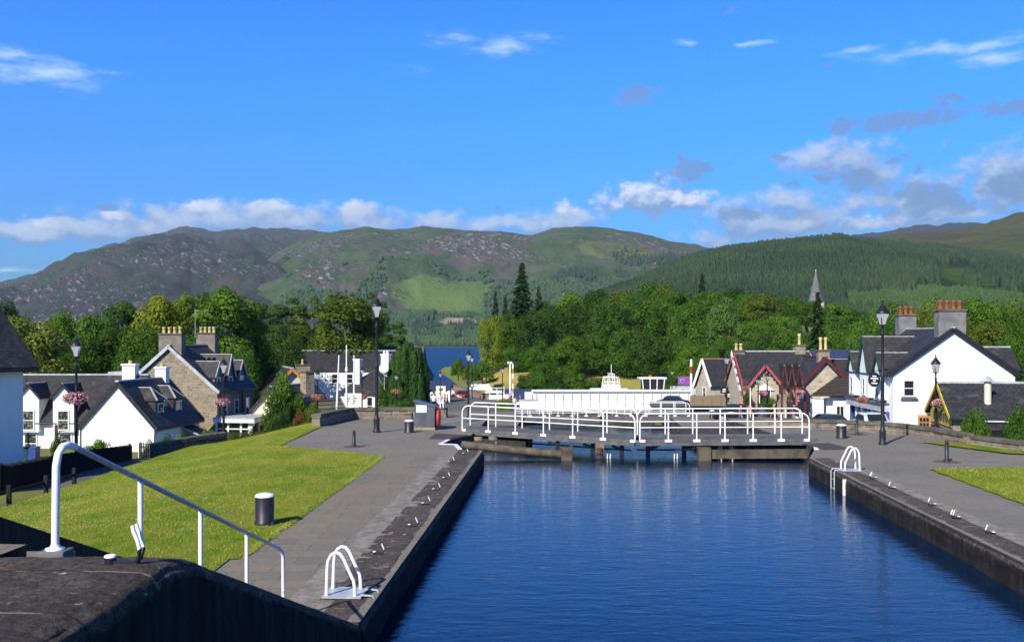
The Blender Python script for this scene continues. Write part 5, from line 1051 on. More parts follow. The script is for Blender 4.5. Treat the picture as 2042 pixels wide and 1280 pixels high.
lamp(633, 733, 76, 'lamp post with an orange flower basket among the bushes by the slate cottage'); lamp(722, 728, 92, 'lamp post with a flower basket in front of the hipped roof cottage'); lamp(790, 742, 98, 'lamp post with a flower basket before the dark yews')
lamp(878, 738, 130, 'lamp post standing against the blue loch behind the white emblem board'); lamp(934, 694, 80, 'lamp post beside the black roundel sign at the bend of the road', -2.4)
lamp(1002, 727, 120, 'lamp post in front of the dry grass bank'); lamp(1866, 706, 57, 'lamp post with flower basket against the big white gable')
lamp(1449, 702, 84, 'black lamp post beside the black hanging notices near the tan fence', -2.5); lamp(1512, 748, 80, 'lamp post with orange hanging basket by the pink panel', -2.5); lamp(1530, 740, 81, 'lamp post in front of the central red trimmed gable', -2.5); lamp(1284, 748, 150, 'slim lamp post in front of the white wheelhouse'); lamp(1340, 735, 150, 'slim lamp post behind the white bridge girder'); lamp(941, 705, 150, 'distant lamp post behind the black roundel sign')
# ================================================================ trees and shrubs
def leafquads(pos, nrm, size, g):
    n = len(pos); nrm = nrm/np.maximum(1e-6, np.linalg.norm(nrm, axis=1, keepdims=True)); a = g.normal(0, 1, (n, 3)); t_ = np.cross(nrm, a); t_ /= np.maximum(1e-6, np.linalg.norm(t_, axis=1, keepdims=True)); b_ = np.cross(nrm, t_)
    s = (size*g.uniform(.65, 1.35, n))[:, None]; q = np.stack([pos+t_*s, pos+b_*s*.62, pos-t_*s, pos-b_*s*.62], 1); return q.reshape(-1, 3)
def sph(n, g):
    v = g.normal(0, 1, (n, 3)); return v/np.linalg.norm(v, axis=1, keepdims=True)
def crown_lobes(centers, radii, per, size, g, up=.25, flat=1.):
    P_, N_ = [], []
    for c, r in zip(centers, radii):
        k = int(per*(r/np.mean(radii))**2); d = sph(k, g); d = d[d[:, 2] > -.55]; rr = r*g.uniform(.72, 1.06, len(d))[:, None]
        p = np.array(c)+d*rr*np.array([1, 1, flat]); P_.append(p); N_.append(d+g.normal(0, .32, d.shape)+np.array([0, 0, up]))
    P_ = np.concatenate(P_); return leafquads(P_, np.concatenate(N_), np.full(len(P_), size), g)
def crown_mesh(kind, seed):
    g = np.random.default_rng(seed)
    if kind == 'broad':           # 16 m tall, 5.6 m radius
        n = 64; d = sph(n, g); rad = g.uniform(.45, .93, n)**.7; c = d*rad[:, None]*np.array([4.6, 4.6, 5.6]); c[:, 2] += 9.3; c[:, :2] *= (1.08-.05*np.abs(c[:, 2:]-8))
        V = crown_lobes(c, g.uniform(1.1, 2.0, n), 230, .20, g)
    elif kind == 'skirt':         # 15 m, foliage to the ground
        n = 58; d = sph(n, g); rad = g.uniform(.55, .97, n)**.6; c = d*rad[:, None]*np.array([4.6, 4.6, 6.3]); c[:, 2] += 7.4; V = crown_lobes(c, g.uniform(1.3, 2.5, n), 270, .20, g)
    elif kind == 'tall':          # 18 m, ragged upright plumes
        n = 62; z = g.uniform(2.5, 16.2, n); r = 3.3*np.sqrt(np.clip(1-((z-7.5)/10.3)**2, .02, 1)); a = g.random(n)*6.28; k = g.uniform(.4, 1., n)
        c = np.stack([np.cos(a)*r*k, np.sin(a)*r*k, z], -1); V = crown_lobes(c, g.uniform(.75, 1.35, n), 210, .19, g, .5, 1.35)
    elif kind == 'pine':
        n = 30; z = g.uniform(6., 15.5, n); r = 4.0*np.sqrt(np.clip(1-((z-9.5)/7.)**2, .03, 1)); a = g.random(n)*6.28; k = g.uniform(.3, 1., n)
        c = np.stack([np.cos(a)*r*k, np.sin(a)*r*k, z], -1); V = crown_lobes(c, g.uniform(1.0, 1.8, n), 330, .17, g, .4, .5)
    elif kind == 'spruce':        # 20 m
        P_, N_ = [], []
        for z in np.linspace(1.2, 19.6, 46):
            r = 3.4*(1-z/20.4)**.85+.12; m = int(7+r*2.5)
            for a in g.random(m)*6.28:
                L = r*g.uniform(.65, 1.12); k = int(10+L*22); s = g.uniform(.1, 1, k)**.8; side = g.normal(0, .13, k)*(1.1-s)*L*.9
                x = np.cos(a)*s*L-np.sin(a)*side; y = np.sin(a)*s*L+np.cos(a)*side; zz = z-.28*s*s*L+g.normal(0, .07, k)
                P_.append(np.stack([x, y, zz], -1)); N_.append(np.stack([np.cos(a)*.35+g.normal(0, .35, k), np.sin(a)*.35+g.normal(0, .35, k), np.full(k, .8)], -1))
        P_ = np.concatenate(P_); V = leafquads(P_, np.concatenate(N_), np.full(len(P_), .17), g)
    elif kind == 'yew':           # 7 m, fused upright columns
        P_, N_ = [], []
        for cx, cy, h_, r in [(0, 0, 7, 1.3), (-1.5, .2, 6.4, 1.25), (1.4, -.1, 6.6, 1.25), (-.7, -.8, 6.7, .9), (.8, -.9, 6.3, .9), (2.3, .3, 5.6, 1.0), (-2.4, .1, 5.6, 1.05), (1.8, -1., 4.5, .8), (-1.6, -.9, 5.4, .8)]:
            k = 3600; z = g.uniform(.1, 1, k)**.9*h_; rr = r*(.35+.65*np.sqrt(np.clip(1-(z/h_)**2.2, 0, 1)))*g.uniform(.75, 1.08, k); a = g.random(k)*6.28
            rr *= 1.12+.07*np.sin(a*6+cx*3)
            P_.append(np.stack([cx+np.cos(a)*rr, cy+np.sin(a)*rr, z], -1)); N_.append(np.stack([np.cos(a), np.sin(a), g.normal(.35, .3, k)], -1))
        P_ = np.concatenate(P_); V = leafquads(P_, np.concatenate(N_)+g.normal(0, .3, P_.shape), np.full(len(P_), .13), g)
    else:                         # bush: 2.4 m tall, 1.5 m radius
        n = 42; d = sph(n, g); d[:, 2] = np.abs(d[:, 2]); c = d*np.array([1.15, 1.15, 1.6])*g.uniform(.5, 1, n)[:, None]; c[:, 2] += .35
        V = crown_lobes(c, g.uniform(.3, .55, n), 200, .065, g, .4)
    return npmesh('crown', V, np.arange(len(V)).reshape(-1, 4), 'needle' if kind in ('spruce', 'pine', 'yew') else 'leaf')
def trunk_mesh(kind, seed):
    g = random.Random(seed); b = MB()
    H = {'broad': 10, 'skirt': 9, 'tall': 14, 'pine': 13, 'spruce': 19, 'yew': 5, 'bush': 1.4}[kind]; r = {'broad': .38, 'skirt': .38, 'tall': .26, 'pine': .28, 'spruce': .3, 'yew': .25, 'bush': .07}[kind]
    n = 7; x = y = 0; pts = []
    for i in range(n): pts.append((x, y, H*i/(n-1)-(.4 if i == 0 else 0))); x += g.uniform(-.18, .18)*H/12; y += g.uniform(-.18, .18)*H/12
    b.tube(pts, r, 8, [r*(1.25-.95*i/(n-1)) for i in range(n)])
    if kind in ('broad', 'skirt', 'pine', 'tall', 'bush'):
        for k in range(9):
            i = g.randint(2, n-2); p = Vector(pts[i]); a = g.random()*6.28; L = H*g.uniform(.22, .36); q = p+Vector((math.cos(a)*L*.7, math.sin(a)*L*.7, L*.55)); m = (p+q)/2+Vector((0, 0, -.05*L)); b.tube([p, m, q], r, 6, [r*.42, r*.28, r*.1])
    o = b.build('trunk', 'bark'); me = o.data; bpy.data.objects.remove(o); return me
LIB = {k: [(crown_mesh(k, 100+i*7+len(k)), trunk_mesh(k, i)) for i in range(n)] for k, n in (('broad', 6), ('skirt', 5), ('tall', 3), ('pine', 3), ('spruce', 3), ('yew', 1), ('bush', 4))}
BASE = {'broad': (16, 5.6), 'skirt': (15, 5.7), 'tall': (18, 3.6), 'pine': (16.2, 4.6), 'spruce': (20, 3.4), 'yew': (7, 3.2), 'bush': (2.4, 1.6)}
COL = {'y': (.140, .185, .022), 'b': (.075, .155, .018), 'm': (.055, .125, .018), 'd': (.036, .085, .016), 'k': (.020, .048, .016), 'p': (.042, .075, .022), 'o': (.082, .115, .020), 'w': (.19, .22, .06), 'g': (.075, .150, .045), 'l': (.10, .14, .018), 'h': (.11, .22, .02), 'v': (.024, .062, .014), 'r': (.13, .06, .03)}
cnt = [0]
def tree(name, label, px, ptop, width, Yp, kind, col, group=None, zb=None, cat=None):
    cnt[0] += 1; i = cnt[0]; g = random.Random(i*31); p = W(px, 700, Yp); zb = float(T(p.x, Yp)) if zb is None else zb; zt = W(px, ptop, Yp).z
    H, Rr = BASE[kind]; cm, tm = LIB[kind][g.randrange(len(LIB[kind]))]
    r = thing(name, label, cat or ('shrub' if kind == 'bush' else 'tree'), (p.x, Yp, zb), g.random()*6.28 if kind != 'yew' else .1, group)
    sxy = width/F*Yp/2/Rr; r.scale = (sxy, sxy*g.uniform(.9, 1.1), (zt-zb)/H)
    c = link('crown' if kind != 'bush' else 'foliage', cm, r); v = g.uniform(.86, 1.14); cc = [(1.18 if Yp > 120 and px > 950 else 1.12)*q for q in COL[col]]; cc[2] *= .7; c.color = (cc[0]*v*g.uniform(.92, 1.08), cc[1]*v, cc[2]*v, 1); link('trunk' if kind != 'bush' else 'stem', tm, r); return r
def bush(label, px, ptop, width, Yp, col, zb=None, name='shrub', group=None): return tree(name, label, px, ptop, width, Yp, 'bush', col, group, zb)
tree('broadleaf_tree', 'pale blossoming tree at the far left behind the cottage roof', 45, 626, 200, 96, 'broad', 'w')
tree('broadleaf_tree', 'fresh green tree just behind the pale blossoming tree', 118, 606, 95, 118, 'broad', 'b')
tree('pine_tree', 'dark rounded tree at the extreme left skyline', 12, 596, 90, 150, 'broad', 'k')
tree('broadleaf_tree', 'deep green tree left of the cottage chimney, beside the first lamp', 190, 606, 105, 116, 'broad', 'm')
tree('broadleaf_tree', 'dark green pointed tree rising behind the white cottage ridge', 240, 588, 100, 122, 'tall', 'm')
tree('broadleaf_tree', 'large yellow green tree left of the stone house chimneys', 322, 566, 125, 112, 'broad', 'y')
tree('broadleaf_tree', 'yellow green tree with a pointed top directly behind the stone chimneys', 368, 570, 90, 118, 'tall', 'y')
tree('ash_tree', 'tallest bright green ash tree behind the right stone chimney', 452, 553, 130, 106, 'tall', 'b')
tree('ash_tree', 'bright green plumed tree at the right flank of the tall ash', 492, 590, 90, 110, 'tall', 'b')
tree('ash_tree', 'mid green plumed tree between the yellow tree and the tall ash', 408, 572, 85, 126, 'tall', 'm')
for px, pt, wd, Y_, k, c, l in ((535, 602, 80, 150, 'pine', 'p', 'dark pine right of the tall ash'), (570, 590, 90, 160, 'pine', 'p', 'dark pine with a flat top above the hotel roof'), (612, 588, 85, 155, 'pine', 'o', 'olive pine left of the big rounded larch'), (650, 600, 80, 165, 'pine', 'p', 'dark pine tucked behind the big rounded larch'), (745, 578, 60, 165, 'pine', 'p', 'thin dark pine directly behind the tall left lamp'), (785, 640, 70, 160, 'pine', 'd', 'dark tree sloping down to the loch on the right of the left wood')):
    tree('pine_tree', l, px, pt, wd, Y_, k, c)
tree('larch_tree', 'big rounded olive green larch left of the tall lamp', 688, 568, 125, 142, 'tall', 'o'); tree('larch_tree', 'olive green larch at the right shoulder of the big larch', 735, 600, 95, 146, 'tall', 'o')
for px, pt, wd, Y_, c in ((70, 668, 120, 108, 'd'), (160, 660, 110, 105, 'm'), (225, 655, 110, 108, 'd'), (285, 640, 110, 104, 'm'), (300, 690, 80, 98, 'd'), (400, 640, 110, 108, 'm'), (500, 650, 110, 112, 'd'), (560, 650, 110, 128, 'd'), (480, 690, 90, 98, 'm'), (610, 645, 120, 150, 'o'), (650, 650, 110, 158, 'd'), (705, 650, 110, 156, 'd'), (760, 660, 80, 160, 'd'), (540, 630, 90, 170, 'p'), (5, 660, 120, 112, 'm'), (350, 610, 110, 128, 'm'), (-60, 630, 160, 105, 'm')):
    tree('broadleaf_tree', 'shaded green tree filling the lower wood behind the left village roofs', px, pt, wd, Y_, 'skirt', c, 'lower trees of the left wood')
bush('large bright bush right of the stone house and sunroom', 560, 722, 96, 82, 'b'); bush('dark lower bush under the large bright bush', 556, 775, 70, 80, 'd'); bush('green bush hanging over the cream gable', 590, 765, 70, 82, 'm'); bush('yellow green garden bush beside the orange lamp basket', 628, 795, 60, 74, 'l'); bush('rusty pink flowering bush by the slate cottage wall', 597, 808, 42, 74, 'r'); bush('small dark bush on the bank below the large bush', 560, 815, 70, 70, 'd')
bush('green bush left of the striped roof door', 660, 805, 60, 78, 'm')
tree('yew_tree', 'dense dark green upright yews beside the tall left lamp', 815, 684, 80, 100, 'yew', 'v', None, -4.6)
bush('bright clipped hedge at the foot of the yews', 785, 800, 75, 88, 'h', -4.2, 'hedge'); bush('dark rounded bush below the yews by the cabinet', 815, 790, 75, 90, 'd'); bush('sunlit low hedge right of the yews beside the road', 850, 784, 60, 105, 'l'); bush('small leafy tree in front of the satellite dish', 768, 745, 38, 100, 'm')
for i, (px, pt, wd, c) in enumerate(((330, 862, 60, 'm'), (370, 856, 70, 'h'), (415, 850, 70, 'h'), (300, 872, 40, 'm'))): bush('light green garden plants above the dark rubble wall', px, pt, wd, 63-i*.3, c, -3.2, 'garden_shrub', 'garden plants above the rubble wall')
for px, pt, wd, Y_ in ((470, 856, 60, 66), (505, 853, 60, 69), (535, 851, 50, 73)): bush('section of brown green garden hedge below the sunroom', px, pt, wd, Y_, 'o', -3.0, 'hedge', 'garden hedge below the sunroom')
bush('neat rounded green bush in front of the white gable', 195, 871, 72, 63, 'b', -3.4); bush('sparse climber on the dark post by the cottage', 113, 862, 28, 60, 'm', -3.2)
# right wood
tree('broadleaf_tree', 'pale rounded sunlit tree at the left end of the far wood', 982, 624, 66, 208, 'skirt', 'y')
tree('spruce_tree', 'tallest dark spruce rising above the wood near the loch', 1041, 522, 84, 218, 'spruce', 'k'); tree('spruce_tree', 'dark spruce left of the tallest one', 988, 580, 48, 228, 'spruce', 'k'); tree('spruce_tree', 'slender dark spruce right of the tallest one', 1074, 568, 44, 234, 'spruce', 'k'); tree('spruce_tree', 'small dark spruce between two taller spruces', 1008, 588, 44, 240, 'spruce', 'k'); tree('cypress_tree', 'narrow mid green cypress below the tallest spruce', 1022, 618, 48, 206, 'tall', 'm'); tree('spruce_tree', 'small spruce tip on the skyline above the centre of the wood', 1400, 543, 46, 262, 'spruce', 'k'); tree('spruce_tree', 'broad blackish spruce standing behind the red trimmed house chimneys', 1631, 580, 76, 128, 'spruce', 'k')
FW = [(1062, 622, 80), (1108, 606, 95), (1160, 590, 100), (1215, 588, 100), (1268, 584, 100), (1322, 592, 100), (1370, 600, 100), (1500, 640, 100), (1420, 650, 95), (1560, 625, 100)]
for i, (px, pt, wd) in enumerate(FW): tree('broadleaf_tree', 'deep green broadleaf tree in the front rank of the far wood', px, pt, wd, 202+(i % 3)*3, 'skirt', 'd' if i < 4 else 'm' if i < 7 else 'b', 'front rank of the far wood')
BW = [(1090, 596, 90), (1140, 580, 100), (1190, 574, 105), (1245, 572, 105), (1300, 560, 110), (1350, 572, 100), (1410, 572, 105), (1465, 572, 100), (1520, 582, 100), (1570, 588, 95), (1610, 596, 90), (1665, 600, 80), (1700, 612, 90), (1330, 562, 90), (1490, 578, 90)]
for i, (px, pt, wd) in enumerate(BW): tree('broadleaf_tree', 'olive green broadleaf tree in the rear rank of the far wood', px, pt, wd, 226+(i*7 % 5)*4, 'broad', ('m', 'b', 'd', 'o', 'm')[i % 5], 'rear rank of the far wood')
tree('broadleaf_tree', 'pale bluish green rounded tree standing out in the wood above the cottages', 1446, 590, 96, 190, 'broad', 'g')
LWD = [(1085, 680, 80, 196), (1140, 670, 90, 194), (1195, 660, 90, 196), (1250, 650, 90, 194), (1300, 655, 90, 192), (1350, 660, 90, 192), (1395, 680, 80, 186), (1440, 670, 80, 176), (1480, 680, 80, 172), (1525, 650, 90, 168), (1575, 650, 90, 165), (1545, 690, 80, 150), (1610, 660, 80, 150), (1660, 650, 90, 145), (1695, 660, 80, 138), (1035, 690, 70, 200), (1370, 710, 70, 176), (1700, 642, 95, 172), (1660, 628, 90, 186), (1730, 655, 80, 150)]
for i, (px, pt, wd, Y_) in enumerate(LWD): tree('broadleaf_tree', 'mid green tree on the lower slope of the far wood', px, pt, wd, Y_, 'skirt', ('m', 'b', 'm', 'm', 'd')[i % 5], 'lower trees of the far wood')
for i, (px, pt, wd, Y_, c) in enumerate(((1740, 612, 95, 150, 'b'), (1790, 600, 100, 160, 'm'), (1850, 596, 110, 165, 'l'), (1905, 606, 100, 150, 'o'), (1955, 590, 110, 158, 'b'), (2010, 594, 110, 160, 'l'), (2060, 600, 110, 150, 'm'), (1970, 640, 110, 125, 'o'), (2030, 660, 110, 115, 'm'), (1720, 655, 80, 130, 'm'), (1840, 640, 100, 130, 'm'), (2010, 690, 90, 98, 'd'), (1780, 640, 90, 136, 'd'), (2110, 620, 130, 130, 'm'))):
    tree('broadleaf_tree', 'green broadleaf tree behind the roof of the large white house', px, pt, wd, Y_, 'skirt', c, 'trees behind the large white house')
for i, (px, pt, wd, Y_, c) in enumerate(((1075, 732, 70, 184, 'm'), (1110, 735, 75, 182, 'd'), (1150, 738, 75, 181, 'm'), (1185, 745, 55, 180, 'd'), (1050, 740, 50, 185, 'd'), (1340, 738, 60, 168, 'd'), (1375, 740, 60, 165, 'd'))): bush('dense dark bush at the foot of the far wood behind the bridge', px, pt, wd, Y_, c, None, 'shrub', 'bushes at the foot of the far wood')
bush('bright bush at the water edge of the grassy point', 914, 708, 42, 205, 'b', -3.5); bush('dark bush on the dry grass bank', 962, 716, 62, 196, 'm', -4.); bush('small yellowish bush between two bushes on the point', 938, 718, 40, 200, 'l', -4.); bush('dark hedge along the top of the dry bank', 1020, 704, 60, 212, 'd', 0., 'hedge')
bush('rounded dark green shrub in front of the low stone building', 1943, 802, 72, 50, 'm', -1.3); bush('tall green shrub cut by the right edge', 2035, 796, 80, 46, 'm', -1.2); bush('brownish shrub at the foot of the tall right edge shrub', 2030, 868, 60, 44, 'o', -1.1)
bush('low green planter bush left of the white quay railing', 1005, 788, 44, 112, 'h', -4.6); bush('climbing greenery with white flowers over the yellow pickets', 1532, 785, 70, 84, 'm', -2.4); bush('potted green bush on the balcony', 1490, 770, 26, 87.5, 'm', -2.2)
# dry grass banks
def patch(name, x0, x1, y0, y1, inside, mat, dz):
    X_, Y_ = np.meshgrid(np.linspace(x0, x1, 60), np.linspace(y0, y1, 50)); Fc = grid(60, 50); k = inside(X_.ravel()[Fc].mean(1), Y_.ravel()[Fc].mean(1)); Z_ = T(X_, Y_)+dz+(fbm(X_*.2, Y_*.2, 3, 3)-.5)*.3
    return struct(link(name, npmesh(name, np.stack([X_, Y_, Z_], -1).reshape(-1, 3), Fc[k], mat, True)))
patch('dry_grass', -14, 4, 178, 216, lambda x, y: (x > -7.5+(y-178)*.05), 'drygrass', .45); patch('dry_grass', 14, 34, 168, 200, lambda x, y: x > 0, 'drygrass', .45)
# flower baskets on lamps
gB = np.random.default_rng(5); cl = sph(14, gB)*np.array([.42, .42, .24]); fv = crown_lobes(cl, np.full(14, .2), 60, .045, gB); fol = npmesh('foliage', fv, np.arange(len(fv)).reshape(-1, 4), 'leaf')
pv = sph(420, gB)*np.array([.62, .62, .36])*gB.uniform(.8, 1.05, (420, 1)); fv2 = leafquads(pv, pv+gB.normal(0, .3, pv.shape), np.full(420, .06), gB); fls = npmesh('flowers', fv2, np.arange(len(fv2)).reshape(-1, 4), 'flower'); fls2 = npmesh('flowers', fv2, np.arange(len(fv2)).reshape(-1, 4), 'rustflower')
for px, py, Y_, s, f, l in ((150, 794, 55.7, 1.05, fls, 'pink and purple hanging flower basket in front of the cottage dormer'), (443, 802, 63.7, .75, fls, 'pink and white hanging flower basket by the stone house corner'), (633, 792, 75.7, .75, fls2, 'orange flower basket on the lamp among bushes'), (722, 791, 91.6, .8, fls2, 'rust coloured flower basket before the hipped roof cottage'), (790, 781, 97.6, .8, fls2, 'rust coloured flower basket before the yews'), (1874, 804, 56.6, .75, fls, 'pink flower basket on the lamp at the white gable'), (1488, 774, 83, .6, fls2, 'orange flower basket by the striped verge'), (1720, 797, 71, .7, fls2, 'rust coloured flower basket at the blue shopfront corner'), (1522, 784, 80.5, .6, fls, 'pink flower basket on the lamp at the balcony'), (1596, 782, 81, .6, fls, 'red flower basket on the red timber shelter')):
    r = thing('flower_basket', l, 'flower basket', W(px, py, Y_), 0, None); r.scale = (s, s, s*.95); c = link('foliage', fol, r); c.color = (.06, .11, .02, 1); link('flowers', f, r); MB().tube([(0, .0, .3), (0, .25, .75)], .015, 5).build('hanger', 'black', r)
# ================================================================ swing bridge, barriers, signs
r = thing('swing_bridge', 'long white plate girder swing bridge crossing behind the far gates', 'bridge', (2.7, 133, -4.95))
MB().box(.0, 21, 0, .25, .05, 2.35).build('girder', 'whitepaint', r); b = MB(); b.box(-.05, 21.1, -.3, .55, 2.35, 2.52); b.box(-.05, 21.1, -.25, .5, -.1, .05); b.build('flange', 'whitepaint', r)
for k in range(18): MB().box(.5+k*1.18, .56+k*1.18, -.16, 0, .05, 2.35).build('stiffener', 'palegrey', r)
MB().box(-1.0, -.06, -.3, 3, .0, 2.2).build('end_block', 'whitepaint', r); MB().box(.0, 21, .3, 5.2, -.3, .1).build('deck', 'grey', r); MB().box(0, 21, 5.3, 5.5, .05, 2.35).build('girder', 'whitepaint', r); MB().box(-2.2, 21.5, -.5, 5.8, -2.2, -.32).build('pier', 'lockwall', r)
def boat(label, px, Yp, zw, L, w_, cabin, mat='whitepaint', rz=0, extra=None):
    p = W(px, 700, Yp); r = thing('boat', label, 'boat', (p.x, Yp, zw), rz); b = MB(); n = 9; rows = []
    for i in range(n):
        t_ = i/(n-1); ww = w_/2*(1-max(0, t_-.45)**2*3.2); zz = .95+.5*t_*t_; x = -L/2+L*t_
        rows.append([(x, -ww, zz), (x, -ww*.8, .1), (x, 0, -.3), (x, ww*.8, .1), (x, ww, zz)])
    vs = [q for row in rows for q in row]; fs = [(i*5+j, (i+1)*5+j, (i+1)*5+j+1, i*5+j+1) for i in range(n-1) for j in range(4)]+[(0, 1, 2, 3, 4)]+[(i*5, i*5+4, (i+1)*5+4, (i+1)*5) for i in range(n-1)]
    b.add(vs, fs); b.build('hull', mat, r)
    for nm, m_, bx in cabin:
        b = MB(); x0, x1, z0, z1, k = bx; b.ext([(x0, -w_*.38, z0), (x1, -w_*.38, z0), (x1-k, -w_*.38, z1), (x0+k*.3, -w_*.38, z1)], (0, w_*.76, 0)); b.build(nm, m_, r)
    return r
b1 = boat('white boat with a tall wheelhouse of big windows behind the bridge', 1300, 141, -6.6, 9, 3.4, [('cabin', 'whitepaint', (-3, 2, 1., 3.3, .2)), ('wheelhouse_window', 'glass', (-1.35, 1.35, 3.31, 5.4, -.25)), ('wheelhouse_roof', 'whitepaint', (-1.9, 1.9, 5.41, 5.62, 0))])
b = MB()
for x in (-1.5, -.45, .55, 1.55): b.bar((x*.88, -1.34, 3.35), (x*1.02, -1.34, 5.4), .12, .06)
b.bar((-1.5, -1.34, 3.4), (1.5, -1.34, 3.4), .08, .1); b.build('window_frame', 'whitepaint', b1)
b2 = boat('white boat with a radar mast and railings behind the bridge', 1219, 142, -6.6, 9, 3.4, [('cabin', 'whitepaint', (-3, 2.4, 1., 4.0, .2)), ('flybridge', 'whitepaint', (-1.1, 1.1, 4.01, 4.6, .2))])
b = MB()
for y in (-1.2, 1.2):
    b.tube([(-1.25, y, 4.), (-1.0, y, 5.6), (.9, y, 5.6), (1.2, y, 4.)], .06, 6); b.tube([(-1.1, y, 4.9), (1.1, y, 4.9)], .05, 6); b.tube([(-.4, y, 4), (-.3, y, 6.1), (.3, y, 6.1), (.4, y, 4)], .06, 6)
b.tube([(0, 0, 5.6), (0, 0, 7.4)], .05, 6); b.tube([(-.4, -1.2, 6.1), (-.4, 1.2, 6.1)], .06, 6); b.build('mast_frame', 'whitepaint', b2)
boat('small white cabin cruiser moored below the dry grass bank', 990, 165, -6.4, 6.5, 2.4, [('cabin', 'whitepaint', (-2, 1.6, 1., 2.2, .5)), ('cabin_window', 'glass', (-1.6, 1.3, 1.5, 1.95, .3)), ('cabin_roof', 'whitepaint', (-1.6, .9, 2.21, 2.3, 0))])
boat('long barge under a dark blue cover left of the bridge', 1018, 172, -6.6, 9.5, 2.6, [('boat_cover', 'tarp', (-4.4, 4.2, 1., 2.4, .8))], 'tarp')
boat('long barge under a blue cover moored beside the bridge end block', 1078, 160, -6.6, 9, 2.6, [('boat_cover', 'tarp', (-4.2, 4., 1., 2.9, .4))], 'tarp')
boat('white boat roof moored by the loch beyond the stone parapet', 921, 205, -7.3, 6, 2.2, [('cabin', 'whitepaint', (-2.4, 2, .9, 1.7, .3))])
r = thing('canopy', 'white sloping canopy beside the roundel sign', 'canopy', W(957, 775, 150)); MB().ext([(-1.6, 0, -.1), (1.9, 0, -.25), (1.3, 1.5, .55), (-1.3, 1.5, .55)], (0, 0, .08)).build('roof', 'whitepaint', r)
for x in (-1.3, 1.5): MB().box(x-.05, x+.05, .1, .2, -1.6, -.12).build('leg', 'lead', r)
r = thing('trailer_boat', 'small white dinghy with rails standing on the quay beside the orange barrier', 'boat', W(991, 797, 125)); b = MB(); b.ext([(-1, -.5, .1), (1.4, -.4, .15), (1.9, 0, .7), (1.4, .4, .15), (-1, .5, .1)], (0, 0, .5)); b.build('hull', 'whitepaint', r)
for z in (1.0, 1.5): MB().tube([(-.9, -.4, z), (.9, -.4, z)], .05, 6).build('rail', 'whitepaint', r)
for x in (-.9, 0, .9): MB().tube([(x, -.4, .5), (x, -.4, 1.6)], .05, 6).build('stanchion', 'whitepaint', r)
MB().ext([(-.6, -.45, 1.55), (.5, -.45, 1.55), (.9, -.45, 2.0), (-.3, -.45, 1.9)], (0, .9, 0)).build('windscreen', 'glass', r)
r = thing('road_barrier', 'upright red and white barrier pole with purple banner beside the bridge', 'barrier', W(1378, 800, 135)); zb = -.3
for k in range(5): MB().box(-.13, .13, -.1, .1, .9+k*.95, 1.85+k*.95).build('pole', 'whitepaint' if k != 3 else 'red', r)
MB().box(-.3, .3, -.3, .3, -.6, .9).build('base', 'lead', r)
r2 = thing('banner', 'purple banner with a pale swirl hanging beside the barrier', 'banner', W(1366, 752, 137)); MB().box(-.95, .75, -.03, .03, -1.05, .0).build('cloth', 'violet', r2); MB().bar((-1.0, 0, .06), (1.1, 0, .06), .06, .08).build('top_rail', 'pinkpaint', r2); b = MB(); b.tube([(-.4+.35*math.cos(a)*(1-a/9), -.05, -.5+.25*math.sin(a)) for a in np.linspace(0, 5.5, 14)], .05, 5); b.build('swirl', 'lead', r2); MB().bar((.9, 0, .1), (.9, 0, -4.5), .07, .07).build('pole', 'lead', r2)
for px, l in ((1017, 'upright white barrier pole with red lamps left of the striped one'), (1022.5, 'upright red and white striped barrier pole by the boats')):
    r = thing('road_barrier', l, 'barrier', W(px, 795, 150)); n = 7
    for k in range(n): MB().box(-.1, .1, -.08, .08, k*.75, (k+1)*.75).build('pole', 'orange' if (k % 2 and px > 1020) else 'whitepaint', r)
    MB().sphere((-.2, 0, n*.75+.1), .2).build('lamp', 'whitepaint', r)
r = thing('roundel_sign', 'black bracket sign with a white roundel at the bend of the road', 'sign', W(941, 768, 79.5)); b = MB(); b.lathe([(.17, -.03), (.17, .03)], 20); b.v = [(x, z, y) for x, y, z in b.v]; pn = b.build('disc', 'black', r); b = MB(); b.lathe([(.085, -.015), (.085, .015)], 16); b.v = [(x, z-.04, y) for x, y, z in b.v]; b.build('roundel', 'whitepaint', pn); MB().box(-.42, -.15, -.03, .03, .05, .3).build('panel', 'black', r)
for px, py, l, nm in ((1444, 778, 'black notice board hung near the tan fence', 'notice'), (1452, 788, 'round black hanging shop sign with white marks near the tan fence', 'roundel')):
    r = thing('hanging_sign', l, 'sign', W(px, py, 95)); b = MB()
    if nm == 'notice': b.box(-.35, .35, -.03, .03, -.3, .3)
    else: b.lathe([(.34, -.03), (.34, .03)], 18); b.v = [(x, z, y) for x, y, z in b.v]
    p_ = b.build('panel', 'black', r); b = MB()
    for k in range(3): b.box(-.2+.03*k, .18-.04*(k % 2), -.045, -.031, -.16+.12*k, -.1+.12*k)
    b.build('lettering', 'whitepaint', p_); MB().bar((0, 0, .3), (0, 0, .9), .04, .04).build('hanger', 'black', r)
r = thing('bus_shelter', 'grey shelter with a sloping pale roof right of the wheelhouse', 'shelter', W(1368, 782, 150)); b = MB(); b.ext([(-2.4, 0, -.4), (2.0, 0, -.4), (1.7, 1.6, .75), (-2.1, 1.6, .75)], (0, 0, .1)); b.build('roof', 'galv', r); MB().box(-2.2, 1.8, .4, 1.5, -2., -.42).build('wall', 'grey', r)
r = thing('red_disc_sign', 'small red disc sign on a post at the foot of the wood', 'sign', W(1296, 751, 165)); b = MB(); b.lathe([(.32, -.03), (.32, .03)], 16); b.v = [(x, z, y) for x, y, z in b.v]; b.build('disc', 'brightred', r); MB().bar((0, .05, 0), (0, .05, -2.5), .08, .08).build('pole', 'lead', r)
